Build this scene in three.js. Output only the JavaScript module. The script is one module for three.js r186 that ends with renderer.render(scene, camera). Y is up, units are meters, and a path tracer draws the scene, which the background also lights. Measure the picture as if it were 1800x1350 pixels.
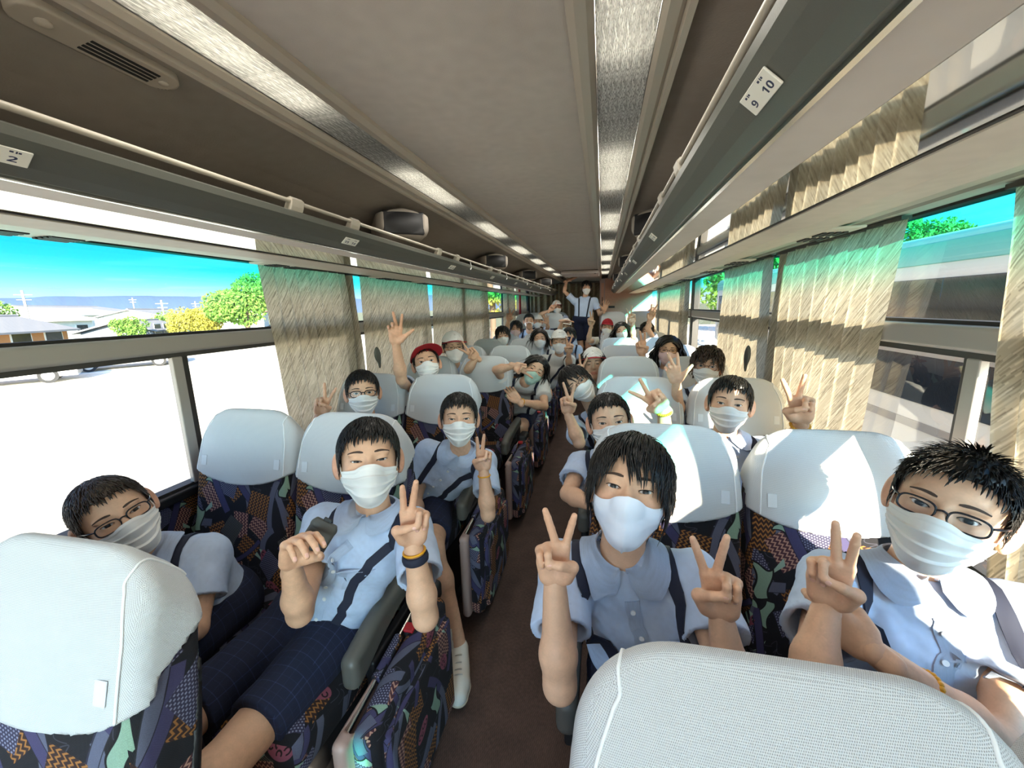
import * as THREE from 'three';
import { mergeGeometries } from 'three/addons/utils/BufferGeometryUtils.js';
import { RoundedBoxGeometry } from 'three/addons/geometries/RoundedBoxGeometry.js';
import { RectAreaLightUniformsLib } from 'three/addons/lights/RectAreaLightUniformsLib.js';
import { Sky } from 'three/addons/objects/Sky.js';
import { ImprovedNoise } from 'three/addons/math/ImprovedNoise.js';

// ---------- camera, sky, sun, exposure ----------
// Bus frame: x to the photo's right, y up from the aisle floor, -z towards the rear of the coach.
RectAreaLightUniformsLib.init();
const scene = new THREE.Scene();
const camera = new THREE.PerspectiveCamera(2 * Math.atan(675 / 700) * 180 / Math.PI, 4 / 3, 0.05, 9000);
camera.position.set(0.3456, 1.455, 0);
camera.rotation.set(-0.1894, 0.2241, -0.0256, 'YXZ');
scene.add(camera);
const renderer = new THREE.WebGLRenderer({ antialias: true });
renderer.toneMapping = THREE.LinearToneMapping;
renderer.toneMappingExposure = 1.1;
renderer.shadowMap.enabled = true;
const SUN = new THREE.Vector3(1, 0.82, 1.75).normalize();        // towards the sun: over the right-hand windows, from the front
const sky = new Sky();
sky.scale.setScalar(8000);
sky.material.uniforms.turbidity.value = 9;
sky.material.uniforms.rayleigh.value = 1.3;
sky.material.uniforms.mieCoefficient.value = 0.004;
sky.material.uniforms.mieDirectionalG.value = 0.7;
sky.material.uniforms.sunPosition.value.copy(SUN);
sky.material.uniforms.cloudCoverage.value = 0.42;
sky.material.uniforms.cloudDensity.value = 0.55;
scene.add(sky);
const sun = new THREE.DirectionalLight(new THREE.Color(1, 0.87, 0.64), 33);
sun.position.copy(SUN).multiplyScalar(40).add(new THREE.Vector3(0, 0, -3));
sun.target.position.set(0, 0, -3);
sun.castShadow = true;
sun.shadow.mapSize.set(4096, 4096);
Object.assign(sun.shadow.camera, { left: -14, right: 14, top: 14, bottom: -14, near: 1, far: 90 });
sun.shadow.radius = 1.2;
scene.add(sun, sun.target);

// ---------- helpers ----------
const V = (x, y, z) => new THREE.Vector3(x, y, z);
const clamp = (x, a = 0, b = 1) => Math.min(b, Math.max(a, x));
const lerp = (a, b, t) => a + (b - a) * t;
const smooth = (a, b, x) => { const t = clamp((x - a) / (b - a)); return t * t * (3 - 2 * t); };
function rng(seed) { let s = seed >>> 0; return () => { s = (s + 0x6d2b79f5) | 0; let t = Math.imul(s ^ (s >>> 15), 1 | s); t = (t + Math.imul(t ^ (t >>> 7), 61 | t)) ^ t; return ((t ^ (t >>> 14)) >>> 0) / 4294967296; }; }
const perlin = new ImprovedNoise();
const noise = (x, y, z) => perlin.noise(x, y, z);
const taken = new Map();
function numbered(name) { const n = taken.get(name) ?? 0; taken.set(name, n + 1); return n ? `${name}_${String(n).padStart(3, '0')}` : name; }
function thing(name, label, category, pos = [0, 0, 0], turn = 0, group) {
  const o = new THREE.Group(); o.name = numbered(name); scene.add(o);
  o.position.set(...pos); o.rotation.y = turn; o.userData = { label, category };
  if (group) o.userData.group = group;
  return o;
}
function part(name, geo, mat, parent, label) {
  const m = new THREE.Mesh(geo, mat); m.name = name; m.castShadow = m.receiveShadow = true; parent.add(m);
  if (label) m.userData.label = label;
  return m;
}
function tagged(name, geo, mat, label, category, group) {
  const m = part(numbered(name), geo, mat, scene); m.userData = { label, category }; if (group) m.userData.group = group; return m;
}
function struct(name, geo, mat) { const m = part(numbered(name), geo, mat, scene); m.userData = { kind: 'structure' }; return m; }
function structGroup(name) { const g = new THREE.Group(); g.name = numbered(name); g.userData = { kind: 'structure' }; scene.add(g); return g; }
function flat(g) {
  let n = g.index ? g.toNonIndexed() : g.clone();
  const c = n.attributes.position.count;
  if (!n.attributes.normal) n.computeVertexNormals();
  if (!n.attributes.uv) n.setAttribute('uv', new THREE.BufferAttribute(new Float32Array(c * 2), 2));
  for (const k of Object.keys(n.attributes)) if (!['position', 'normal', 'uv', 'color'].includes(k)) n.deleteAttribute(k);
  return n;
}
function merge(list) {
  const a = list.filter(Boolean).map(flat), colored = a.some((g) => g.attributes.color);
  if (colored) for (const g of a) if (!g.attributes.color) g.setAttribute('color', new THREE.BufferAttribute(new Float32Array(g.attributes.position.count * 3).fill(1), 3));
  return mergeGeometries(a);
}
function box(x0, x1, y0, y1, z0, z1, r = 0) {
  const w = x1 - x0, h = y1 - y0, d = z1 - z0;
  const g = r ? new RoundedBoxGeometry(w, h, d, 2, Math.min(r, w / 2.01, h / 2.01, d / 2.01)) : new THREE.BoxGeometry(w, h, d);
  return g.translate((x0 + x1) / 2, (y0 + y1) / 2, (z0 + z1) / 2);
}
// a closed outline in x, y drawn out along z
function prismZ(pts, z0, z1, bevel = 0) {
  const s = new THREE.Shape(pts.map(([x, y]) => new THREE.Vector2(x, y)));
  const g = new THREE.ExtrudeGeometry(s, { depth: z1 - z0, bevelEnabled: bevel > 0, bevelThickness: bevel, bevelSize: bevel, bevelSegments: 2, steps: 1, curveSegments: 8 });
  return g.translate(0, 0, z0);
}
const mirrorX = (pts) => pts.map(([x, y]) => [-x, y]).reverse();
function tube(points, r, seg = 24, sides = 8, closed = false) {
  return new THREE.TubeGeometry(new THREE.CatmullRomCurve3(points.map((p) => p.isVector3 ? p : V(...p)), closed, 'centripetal'), seg, r, sides, closed);
}
function rod(a, b, r, sides = 8) {
  const p = V(...a), q = V(...b), d = q.clone().sub(p), g = new THREE.CylinderGeometry(r, r, d.length(), sides);
  g.applyQuaternion(new THREE.Quaternion().setFromUnitVectors(V(0, 1, 0), d.clone().normalize()));
  return g.translate(...p.add(q).multiplyScalar(0.5).toArray());
}
// uv in metres from the axis each face looks along
function boxUV(geo, sx = 1, sy = sx) {
  const g = geo.index ? geo.toNonIndexed() : geo, p = g.attributes.position, uv = new Float32Array(p.count * 2), a = V(), b = V(), c = V();
  for (let i = 0; i < p.count; i += 3) {
    a.fromBufferAttribute(p, i); b.fromBufferAttribute(p, i + 1); c.fromBufferAttribute(p, i + 2);
    const n = b.clone().sub(a).cross(c.clone().sub(a)), x = Math.abs(n.x), y = Math.abs(n.y), z = Math.abs(n.z);
    [a, b, c].forEach((v, k) => {
      const [u, w] = x > y * 1.1 && x > z * 1.1 ? [v.z, v.y] : y > z * 1.1 ? [v.x, v.z] : [v.x, v.y];
      uv[(i + k) * 2] = u * sx; uv[(i + k) * 2 + 1] = w * sy;
    });
  }
  g.setAttribute('uv', new THREE.BufferAttribute(uv, 2));
  return g;
}
// ---- signed distance fields, meshed with surface nets ----
const smin = (a, b, k) => { const h = Math.max(k - Math.abs(a - b), 0) / k; return Math.min(a, b) - h * h * k * 0.25; };
const smax = (a, b, k) => -smin(-a, -b, k);
function cone(px, py, pz, a, b, ra, rb) {     // tapered capsule
  const bx = b.x - a.x, by = b.y - a.y, bz = b.z - a.z, x = px - a.x, y = py - a.y, z = pz - a.z;
  let t = (x * bx + y * by + z * bz) / (bx * bx + by * by + bz * bz + 1e-12); t = t < 0 ? 0 : t > 1 ? 1 : t;
  const dx = x - bx * t, dy = y - by * t, dz = z - bz * t;
  return Math.sqrt(dx * dx + dy * dy + dz * dz) - (ra + (rb - ra) * t);
}
function ell(x, y, z, cx, cy, cz, rx, ry, rz) {
  x -= cx; y -= cy; z -= cz;
  const k0 = Math.sqrt((x / rx) ** 2 + (y / ry) ** 2 + (z / rz) ** 2), k1 = Math.sqrt((x / (rx * rx)) ** 2 + (y / (ry * ry)) ** 2 + (z / (rz * rz)) ** 2);
  return k1 < 1e-9 ? -Math.min(rx, ry, rz) : k0 * (k0 - 1) / k1;
}
function rbox(x, y, z, hx, hy, hz, r) {
  const qx = Math.abs(x) - hx + r, qy = Math.abs(y) - hy + r, qz = Math.abs(z) - hz + r;
  return Math.hypot(Math.max(qx, 0), Math.max(qy, 0), Math.max(qz, 0)) + Math.min(Math.max(qx, qy, qz), 0) - r;
}
function gradient(f, x, y, z, e) {
  const gx = f(x + e, y, z) - f(x - e, y, z), gy = f(x, y + e, z) - f(x, y - e, z), gz = f(x, y, z + e) - f(x, y, z - e), l = Math.hypot(gx, gy, gz) || 1;
  return [gx / l, gy / l, gz / l, l / (2 * e)];
}
function netMesh(f, lo, hi, h, paint) {
  const n = [0, 1, 2].map((i) => Math.ceil((hi[i] - lo[i]) / h) + 1), [nx, ny, nz] = n, val = new Float32Array(nx * ny * nz), B = 5, near = [];
  const id = (i, j, k) => i + nx * (j + ny * k);
  for (let k = 0; k < nz; k += B) for (let j = 0; j < ny; j += B) for (let i = 0; i < nx; i += B) {
    const d = f(lo[0] + (i + B / 2) * h, lo[1] + (j + B / 2) * h, lo[2] + (k + B / 2) * h);
    if (Math.abs(d) > B * h * 0.87 * 1.45) {
      const s = d > 0 ? 1 : -1;
      for (let c = k; c <= Math.min(k + B, nz - 1); c++) for (let b = j; b <= Math.min(j + B, ny - 1); b++) for (let a = i; a <= Math.min(i + B, nx - 1); a++) val[id(a, b, c)] = s;
    } else near.push(i, j, k);
  }
  const done = new Uint8Array(val.length);
  for (let q = 0; q < near.length; q += 3) {
    const [i, j, k] = [near[q], near[q + 1], near[q + 2]];
    for (let c = k; c <= Math.min(k + B, nz - 1); c++) for (let b = j; b <= Math.min(j + B, ny - 1); b++) for (let a = i; a <= Math.min(i + B, nx - 1); a++) {
      const at = id(a, b, c); if (done[at]) continue; done[at] = 1; val[at] = f(lo[0] + a * h, lo[1] + b * h, lo[2] + c * h);
    }
  }
  const pos = [], cell = new Map(), E = [0, 1, 2, 3, 4, 5, 6, 7, 0, 2, 1, 3, 4, 6, 5, 7, 0, 4, 1, 5, 2, 6, 3, 7], v = new Float32Array(8), idx = [];
  for (let q = 0; q < near.length; q += 3) {
    for (let k = near[q + 2]; k < Math.min(near[q + 2] + B, nz - 1); k++) for (let j = near[q + 1]; j < Math.min(near[q + 1] + B, ny - 1); j++) for (let i = near[q]; i < Math.min(near[q] + B, nx - 1); i++) {
      let m = 0;
      for (let c = 0; c < 8; c++) { v[c] = val[id(i + (c & 1), j + ((c >> 1) & 1), k + (c >> 2))]; if (v[c] < 0) m |= 1 << c; }
      if (m === 0 || m === 255) continue;
      let x = 0, y = 0, z = 0, s = 0;
      for (let e = 0; e < 24; e += 2) {
        const a = E[e], b = E[e + 1]; if ((v[a] < 0) === (v[b] < 0)) continue;
        const t = v[a] / (v[a] - v[b]);
        x += lerp(a & 1, b & 1, t); y += lerp((a >> 1) & 1, (b >> 1) & 1, t); z += lerp(a >> 2, b >> 2, t); s++;
      }
      cell.set(id(i, j, k), pos.length / 3);
      pos.push(lo[0] + (i + x / s) * h, lo[1] + (j + y / s) * h, lo[2] + (k + z / s) * h);
    }
  }
  for (const [at] of cell) {
    const i = at % nx, j = Math.floor(at / nx) % ny, k = Math.floor(at / (nx * ny));
    const inside = val[at] < 0;
    const quad = (n2, c1, c2, c3) => {
      if ((val[n2] < 0) === inside) return;
      const a = cell.get(at), b = cell.get(c1), c = cell.get(c2), d = cell.get(c3);
      if (b === undefined || c === undefined || d === undefined) return;
      if (inside) idx.push(a, b, c, a, c, d); else idx.push(a, c, b, a, d, c);
    };
    if (j > 0 && k > 0) quad(at + 1, id(i, j - 1, k), id(i, j - 1, k - 1), id(i, j, k - 1));
    if (i > 0 && k > 0) quad(at + nx, id(i, j, k - 1), id(i - 1, j, k - 1), id(i - 1, j, k));
    if (i > 0 && j > 0) quad(at + nx * ny, id(i - 1, j, k), id(i - 1, j - 1, k), id(i, j - 1, k));
  }
  const count = pos.length / 3, nor = new Float32Array(count * 3), col = paint ? new Float32Array(count * 3) : null;
  for (let i = 0; i < count; i++) {
    let [x, y, z] = [pos[i * 3], pos[i * 3 + 1], pos[i * 3 + 2]];
    const g = gradient(f, x, y, z, h * 0.5), d = clamp(f(x, y, z) / Math.max(g[3], 0.5), -0.6 * h, 0.6 * h);
    x -= g[0] * d; y -= g[1] * d; z -= g[2] * d;
    pos[i * 3] = x; pos[i * 3 + 1] = y; pos[i * 3 + 2] = z;
    nor.set(g.slice(0, 3), i * 3);
    if (paint) col.set(paint(x, y, z, g), i * 3);
  }
  const g = new THREE.BufferGeometry();
  g.setAttribute('position', new THREE.BufferAttribute(new Float32Array(pos), 3));
  g.setAttribute('normal', new THREE.BufferAttribute(nor, 3));
  if (paint) g.setAttribute('color', new THREE.BufferAttribute(col, 3));
  g.setIndex(idx);
  return g;
}
// a sheet from a grid of points [v][u], given thickness along its normals
function sheet(grid, thick = 0, uvScale) {
  const R = grid.length, C = grid[0].length, p = [], uv = [], idx = [];
  for (let j = 0; j < R; j++) for (let i = 0; i < C; i++) { p.push(...grid[j][i]); uv.push(uvScale ? uvScale[0] * i / (C - 1) : i / (C - 1), uvScale ? uvScale[1] * j / (R - 1) : j / (R - 1)); }
  for (let j = 0; j < R - 1; j++) for (let i = 0; i < C - 1; i++) { const a = j * C + i; idx.push(a, a + 1, a + C + 1, a, a + C + 1, a + C); }
  const g = new THREE.BufferGeometry();
  g.setAttribute('position', new THREE.Float32BufferAttribute(p, 3)); g.setAttribute('uv', new THREE.Float32BufferAttribute(uv, 2)); g.setIndex(idx); g.computeVertexNormals();
  if (!thick) return g;
  const n = g.attributes.normal, q = p.slice(), N = R * C;
  for (let i = 0; i < N; i++) { q.push(p[i * 3] - n.getX(i) * thick, p[i * 3 + 1] - n.getY(i) * thick, p[i * 3 + 2] - n.getZ(i) * thick); uv.push(uv[i * 2], uv[i * 2 + 1]); }
  const all = idx.slice();
  for (let i = 0; i < idx.length; i += 3) all.push(idx[i] + N, idx[i + 2] + N, idx[i + 1] + N);
  const rim = (a, b) => all.push(a, a + N, b + N, a, b + N, b);
  for (let i = 0; i < C - 1; i++) { rim(i, i + 1); rim((R - 1) * C + i + 1, (R - 1) * C + i); }
  for (let j = 0; j < R - 1; j++) { rim((j + 1) * C, j * C); rim(j * C + C - 1, (j + 1) * C + C - 1); }
  const t = new THREE.BufferGeometry();
  t.setAttribute('position', new THREE.Float32BufferAttribute(q, 3)); t.setAttribute('uv', new THREE.Float32BufferAttribute(uv, 2)); t.setIndex(all);
  const f = t.toNonIndexed(); f.computeVertexNormals();
  // smooth over the two faces, hard at the rim
  const nn = f.attributes.normal, half = idx.length;
  for (let i = 0; i < half; i++) { nn.setXYZ(i, n.getX(idx[i]), n.getY(idx[i]), n.getZ(idx[i])); }
  for (let i = 0; i < half; i += 3) [0, 2, 1].forEach((o, k) => { const s = idx[i + o]; nn.setXYZ(half + i + k, -n.getX(s), -n.getY(s), -n.getZ(s)); });
  return f;
}

// ---------- textures ----------
const makeCanvas = (w, h = w) => { const c = document.createElement('canvas'); c.width = w; c.height = h; return [c, c.getContext('2d')]; };
function canvasTexture(c, color = true) {
  const t = new THREE.CanvasTexture(c); t.wrapS = t.wrapT = THREE.RepeatWrapping; t.magFilter = THREE.LinearFilter; if (color) t.colorSpace = THREE.SRGBColorSpace; return t;
}
function dataTexture(w, h, fn, color = false) {
  const d = new Uint8Array(w * h * 4);
  for (let y = 0; y < h; y++) for (let x = 0; x < w; x++) { const c = fn(x, y); const o = (y * w + x) * 4; if (Array.isArray(c)) { d[o] = c[0]; d[o + 1] = c[1]; d[o + 2] = c[2]; } else d[o] = d[o + 1] = d[o + 2] = c; d[o + 3] = 255; }
  const t = new THREE.DataTexture(d, w, h); t.wrapS = t.wrapT = THREE.RepeatWrapping; t.magFilter = THREE.LinearFilter; t.minFilter = THREE.LinearMipmapLinearFilter; if (color) t.colorSpace = THREE.SRGBColorSpace; t.needsUpdate = true; return t;
}
const repeat = (t, x, y = x) => { const c = t.clone(); c.repeat.set(x, y); c.needsUpdate = true; return c; };
// tileable noise by mixing shifted lookups
const tileNoise = (x, y, n, f, s) => { const u = x / n, v = y / n, p = (a, b) => noise(a * f, b * f, s); return p(u, v) * (1 - u) * (1 - v) + p(u - 1, v) * u * (1 - v) + p(u, v - 1) * (1 - u) * v + p(u - 1, v - 1) * u * v; };

// the coach's moquette: ribbons, zigzag patches, dotted patches, mint and rose squiggles on near-black
const moquette = (() => {
  const S = 1024, [c, g] = makeCanvas(S), r = rng(11);
  g.fillStyle = '#181821'; g.fillRect(0, 0, S, S);
  const wrap = (draw) => { for (let a = -1; a <= 1; a++) for (let b = -1; b <= 1; b++) { g.save(); g.translate(a * S, b * S); draw(); g.restore(); } };
  const squiggle = (x, y, w, h, color, width) => { const k = [r(), r(), r()]; wrap(() => { g.strokeStyle = color; g.lineWidth = width; g.lineCap = 'round'; g.beginPath(); g.moveTo(x, y); g.bezierCurveTo(x + w * (0.5 + k[0]), y - h, x - w * k[1], y + h, x + w, y + h * k[2]); g.stroke(); }); };
  for (let i = 0; i < 60; i++) squiggle(r() * S, r() * S, 40 + r() * 60, 30 + r() * 40, 'rgba(120,120,140,.45)', 4);
  const patch = (x, y, w, h, a, base, inner) => wrap(() => { g.save(); g.translate(x, y); g.rotate(a); g.beginPath(); g.moveTo(-w / 2, -h / 2 + w * 0.08); g.lineTo(w / 2, -h / 2); g.lineTo(w / 2 * 0.9, h / 2); g.lineTo(-w / 2 * 0.95, h / 2 * 0.9); g.closePath(); g.clip(); g.fillStyle = base; g.fillRect(-w, -h, 2 * w, 2 * h); inner(w, h); g.restore(); });
  const zig = (col) => (w, h) => { g.strokeStyle = col; g.lineWidth = 6; for (let y = -h; y < h; y += 26) { g.beginPath(); for (let x = -w, k = 0; x < w; x += 11, k++) g.lineTo(x, y + (k % 2 ? 16 : 0)); g.stroke(); } };
  const dots = (col) => (w, h) => { g.fillStyle = col; for (let y = -h, q = 0; y < h; y += 11, q++) for (let x = -w + (q % 2) * 6; x < w; x += 13) g.fillRect(x, y, 7, 6); };
  const bars = (col) => (w, h) => { g.strokeStyle = col; g.lineWidth = 4; for (let y = -h; y < h; y += 10) { g.beginPath(); g.moveTo(-w, y); g.lineTo(w, y); g.stroke(); } };
  const ribbon = (col, edge) => { const x = r() * S, y = r() * S, a = r() * 6.3, L = 220 + r() * 200, b = (r() - 0.5) * 300, w = 26 + r() * 26; wrap(() => { g.save(); g.translate(x, y); g.rotate(a); for (const [cc, ww] of [[edge, w + 6], [col, w]]) { g.strokeStyle = cc; g.lineWidth = ww; g.lineCap = 'butt'; g.beginPath(); g.moveTo(-L / 2, 0); g.quadraticCurveTo(0, b, L / 2, 0); g.stroke(); } g.restore(); }); };
  const kinds = [() => ribbon('#4b4670', '#1f1e2e'), () => ribbon('#6a6e86', '#26262f'),
    () => patch(r() * S, r() * S, 130 + r() * 70, 110 + r() * 70, r() * 6.3, '#54303a', zig('#d3a18c')), () => patch(r() * S, r() * S, 110 + r() * 60, 130 + r() * 60, r() * 6.3, '#3a2420', zig('#b77a3e')),
    () => patch(r() * S, r() * S, 120 + r() * 50, 130 + r() * 50, r() * 6.3, '#3c3a56', dots('#9a9dba')), () => patch(r() * S, r() * S, 110 + r() * 50, 120 + r() * 40, r() * 6.3, '#2b2a33', bars('#77796f')),
    () => { const x = r() * S, y = r() * S, a = r() * 6.3, s = 0.8 + r() * 0.5; wrap(() => { g.save(); g.translate(x, y); g.rotate(a); g.scale(s, s); g.fillStyle = '#9dbfa9'; g.strokeStyle = '#101015'; g.lineWidth = 6; g.beginPath(); g.moveTo(-70, -10); g.bezierCurveTo(-40, -50, 0, 20, 60, -40); g.bezierCurveTo(80, 0, 20, 10, 50, 40); g.bezierCurveTo(0, 50, -20, 10, -60, 30); g.closePath(); g.fill(); g.stroke(); g.restore(); }); },
    () => { const x = r() * S, y = r() * S, a = r() * 6.3; wrap(() => { g.save(); g.translate(x, y); g.rotate(a); g.fillStyle = '#a2566a'; g.beginPath(); g.ellipse(0, 0, 62, 38, 0, 0, 7); g.fill(); g.strokeStyle = '#241218'; g.lineWidth = 6; for (let k = 0; k < 4; k++) { g.beginPath(); g.arc(-36 + k * 24, (k % 2 ? -9 : 9), 11, k, k + 4.6); g.stroke(); } g.restore(); }); },
    () => { const x = r() * S, y = r() * S, a = r() * 6.3; wrap(() => { g.save(); g.translate(x, y); g.rotate(a); g.fillStyle = '#a9cbb8'; g.beginPath(); g.moveTo(-60, -8); g.lineTo(60, -22); g.lineTo(40, 10); g.closePath(); g.fill(); g.restore(); }); }];
  for (let i = 0; i < 78; i++) kinds[Math.floor(r() * kinds.length)]();
  const im = g.getImageData(0, 0, S, S), d = im.data;
  for (let y = 0; y < S; y++) for (let x = 0; x < S; x++) { const o = (y * S + x) * 4, k = 0.86 + 0.14 * Math.sin(x * Math.PI / 2) * Math.sin(y * Math.PI / 2) + (r() - 0.5) * 0.12; d[o] *= k; d[o + 1] *= k; d[o + 2] *= k; }
  g.putImageData(im, 0, 0);
  return canvasTexture(c);
})();
const knit = dataTexture(64, 64, (x, y) => { const px = 16, py = 16, row = Math.floor(y / py), u = ((x + (row % 2) * px / 2) % px) / px - 0.5, v = (y % py) / py - 0.5, d = Math.hypot(u * 1.25, v); return Math.round(255 * smooth(0.2, 0.42, d)); });
const knitColor = dataTexture(64, 64, (x, y) => { const px = 16, py = 16, row = Math.floor(y / py), u = ((x + (row % 2) * px / 2) % px) / px - 0.5, v = (y % py) / py - 0.5, k = Math.round(186 + 60 * smooth(0.16, 0.36, Math.hypot(u * 1.25, v))); return [k, k, k - 3]; }, true);
const weave = dataTexture(64, 64, (x, y) => Math.round(128 + 60 * Math.sin(x * Math.PI / 4) + 60 * Math.sin(y * Math.PI / 4)));
// curtain cloth: slanting slubs
const slub = (() => { const S = 512, [c, g] = makeCanvas(S), r = rng(5); g.fillStyle = '#bdb097'; g.fillRect(0, 0, S, S); for (let i = 0; i < 1500; i++) { const x = r() * S, y = r() * S, L = 14 + r() * 40, k = r(), col = k < 0.5 ? `rgba(232,220,196,${0.25 + r() * 0.4})` : `rgba(98,86,70,${0.15 + r() * 0.35})`; for (let a = -1; a <= 1; a++) for (let b = -1; b <= 1; b++) { g.strokeStyle = col; g.lineWidth = 1.2 + r() * 2; g.beginPath(); g.moveTo(x + a * S, y + b * S); g.quadraticCurveTo(x + a * S + L * 0.5, y + b * S - L * 0.45, x + a * S + L, y + b * S - L * 1.0); g.stroke(); } } return canvasTexture(c); })();
const speckle = dataTexture(512, 512, (x, y) => { const n = tileNoise(x, y, 512, 9, 1) * 0.5 + tileNoise(x, y, 512, 60, 2) * 0.6, k = 1 + n * 0.35 + (((x * 73856093) ^ (y * 19349663)) & 15) / 15 * 0.3; return [74 * k, 57 * k, 50 * k]; }, true);
const grain = dataTexture(256, 256, (x, y) => clamp(128 + tileNoise(x, y, 256, 90, 3) * 120 + tileNoise(x, y, 256, 40, 4) * 60, 0, 255));
const cloud = dataTexture(256, 256, (x, y) => { const k = clamp(0.95 + tileNoise(x, y, 256, 4, 7) * 0.05 + tileNoise(x, y, 256, 30, 9) * 0.04, 0, 1) * 255; return [k, k, k]; }, true);
const prism = dataTexture(256, 256, (() => { const r = rng(3), pts = Array.from({ length: 150 }, () => [r() * 256, r() * 256, r() * 3.1]); return (x, y) => { let a = 1e9, b = 1e9; for (const [px, py] of pts) { let dx = Math.abs(x - px), dy = Math.abs(y - py); dx = Math.min(dx, 256 - dx); dy = Math.min(dy, 256 - dy); const d = Math.hypot(dx * 1.6, dy * 0.8); if (d < a) { b = a; a = d; } else if (d < b) b = d; } return clamp((b - a) * 18, 0, 255); }; })());
const prismColor = dataTexture(256, 256, (x, y) => { const o = (y * 256 + x) * 4, k = 105 + prism.image.data[o] * 0.58; return [k, k, k]; }, true);
const plaid = dataTexture(128, 128, (x, y) => { const l = (v) => (v % 64 < 3 ? 1 : v % 32 < 2 ? 0.5 : 0), k = l(x) + l(y), t = ((x + y) & 3) * 1.5; return [20 + k * 14 + t, 27 + k * 18 + t, 52 + k * 26 + t]; }, true);
const skinTone = dataTexture(128, 128, (x, y) => { const k = 238 + tileNoise(x, y, 128, 12, 1) * 16 + tileNoise(x, y, 128, 50, 5) * 10; return [k, k - 2, k - 3]; }, true);

// ---------- materials ----------
const std = (o) => new THREE.MeshStandardMaterial(o), phys = (o) => new THREE.MeshPhysicalMaterial(o), hex = (c) => new THREE.Color(c);
const M = {
  floor: std({ color: hex('#ffffff'), map: repeat(speckle, 1.4), roughness: 0.75, bumpMap: repeat(speckle, 1.4), bumpScale: 0.0008 }),
  ceiling: std({ color: hex('#c6bdb5'), map: cloud, roughness: 0.85, bumpMap: repeat(weave, 40), bumpScale: 0.0003 }),
  coving: std({ color: hex('#9b9288'), map: cloud, roughness: 0.9, bumpMap: repeat(grain, 3), bumpScale: 0.0006 }),
  trim: std({ color: hex('#b5ab9d'), roughness: 0.5 }),
  fascia: std({ color: hex('#5c5d56'), roughness: 0.42, bumpMap: repeat(grain, 8), bumpScale: 0.0002 }),
  under: std({ color: hex('#cdc3bb'), map: cloud, roughness: 0.6 }),
  lip: std({ color: hex('#d2c8ba'), map: cloud, roughness: 0.5 }),
  mirror: std({ color: hex('#d6d2ca'), metalness: 1, roughness: 0.035 }),
  slotShadow: std({ color: hex('#2a2522'), roughness: 0.6 }),
  railPaint: std({ color: hex('#b8b0a2'), roughness: 0.4 }),
  wall: std({ map: repeat(moquette, 2), roughness: 0.95 }),
  frameGrey: std({ color: hex('#a8a29b'), roughness: 0.38, metalness: 0.25 }),
  frameDark: std({ color: hex('#3b3835'), roughness: 0.45 }),
  rubber: std({ color: hex('#232120'), roughness: 0.7 }),
  steel: std({ color: hex('#c9c8c4'), metalness: 1, roughness: 0.22 }),
  curtain: phys({ color: hex('#ffffff'), map: repeat(slub, 1.35), roughness: 1, transmission: 0.52, side: THREE.DoubleSide }),
  backCurtain: std({ color: hex('#b5b0a8'), map: repeat(slub, 2.2), roughness: 1 }),
  moquette: std({ map: repeat(moquette, 1.75), roughness: 0.95, bumpMap: repeat(weave, 90), bumpScale: 0.0006 }),
  cover: std({ color: hex('#dcdfe5'), map: repeat(knitColor, 125), roughness: 0.95, bumpMap: repeat(knit, 125), bumpScale: -0.0006 }),
  piping: std({ color: hex('#e9ecee'), roughness: 0.9 }),
  velcro: std({ color: hex('#d3d8de'), roughness: 0.8 }),
  armGrey: std({ color: hex('#55544f'), roughness: 0.45, bumpMap: repeat(grain, 10), bumpScale: 0.0003 }),
  black: std({ color: hex('#17171a'), roughness: 0.55 }),
  tan: std({ color: hex('#a98f86'), roughness: 0.5 }),
  red: std({ color: hex('#a01822'), roughness: 0.45 }),
  pink: std({ color: hex('#cf9d86'), roughness: 0.8, bumpMap: repeat(grain, 6), bumpScale: 0.0006, map: cloud }),
  lampTube: std({ color: hex('#ffffff'), emissive: new THREE.Color(1, 0.94, 0.8), emissiveIntensity: 95 }),
  diffuser: phys({ color: new THREE.Color(0.95, 0.95, 0.92), map: repeat(prismColor, 5), transmission: 0.95, roughness: 1, bumpMap: repeat(prism, 5), bumpScale: 0.006, side: THREE.DoubleSide }),
  troughWhite: std({ color: hex('#4c4a48'), roughness: 0.5, bumpMap: repeat(prism, 5), bumpScale: 0.003 }),
};

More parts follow.
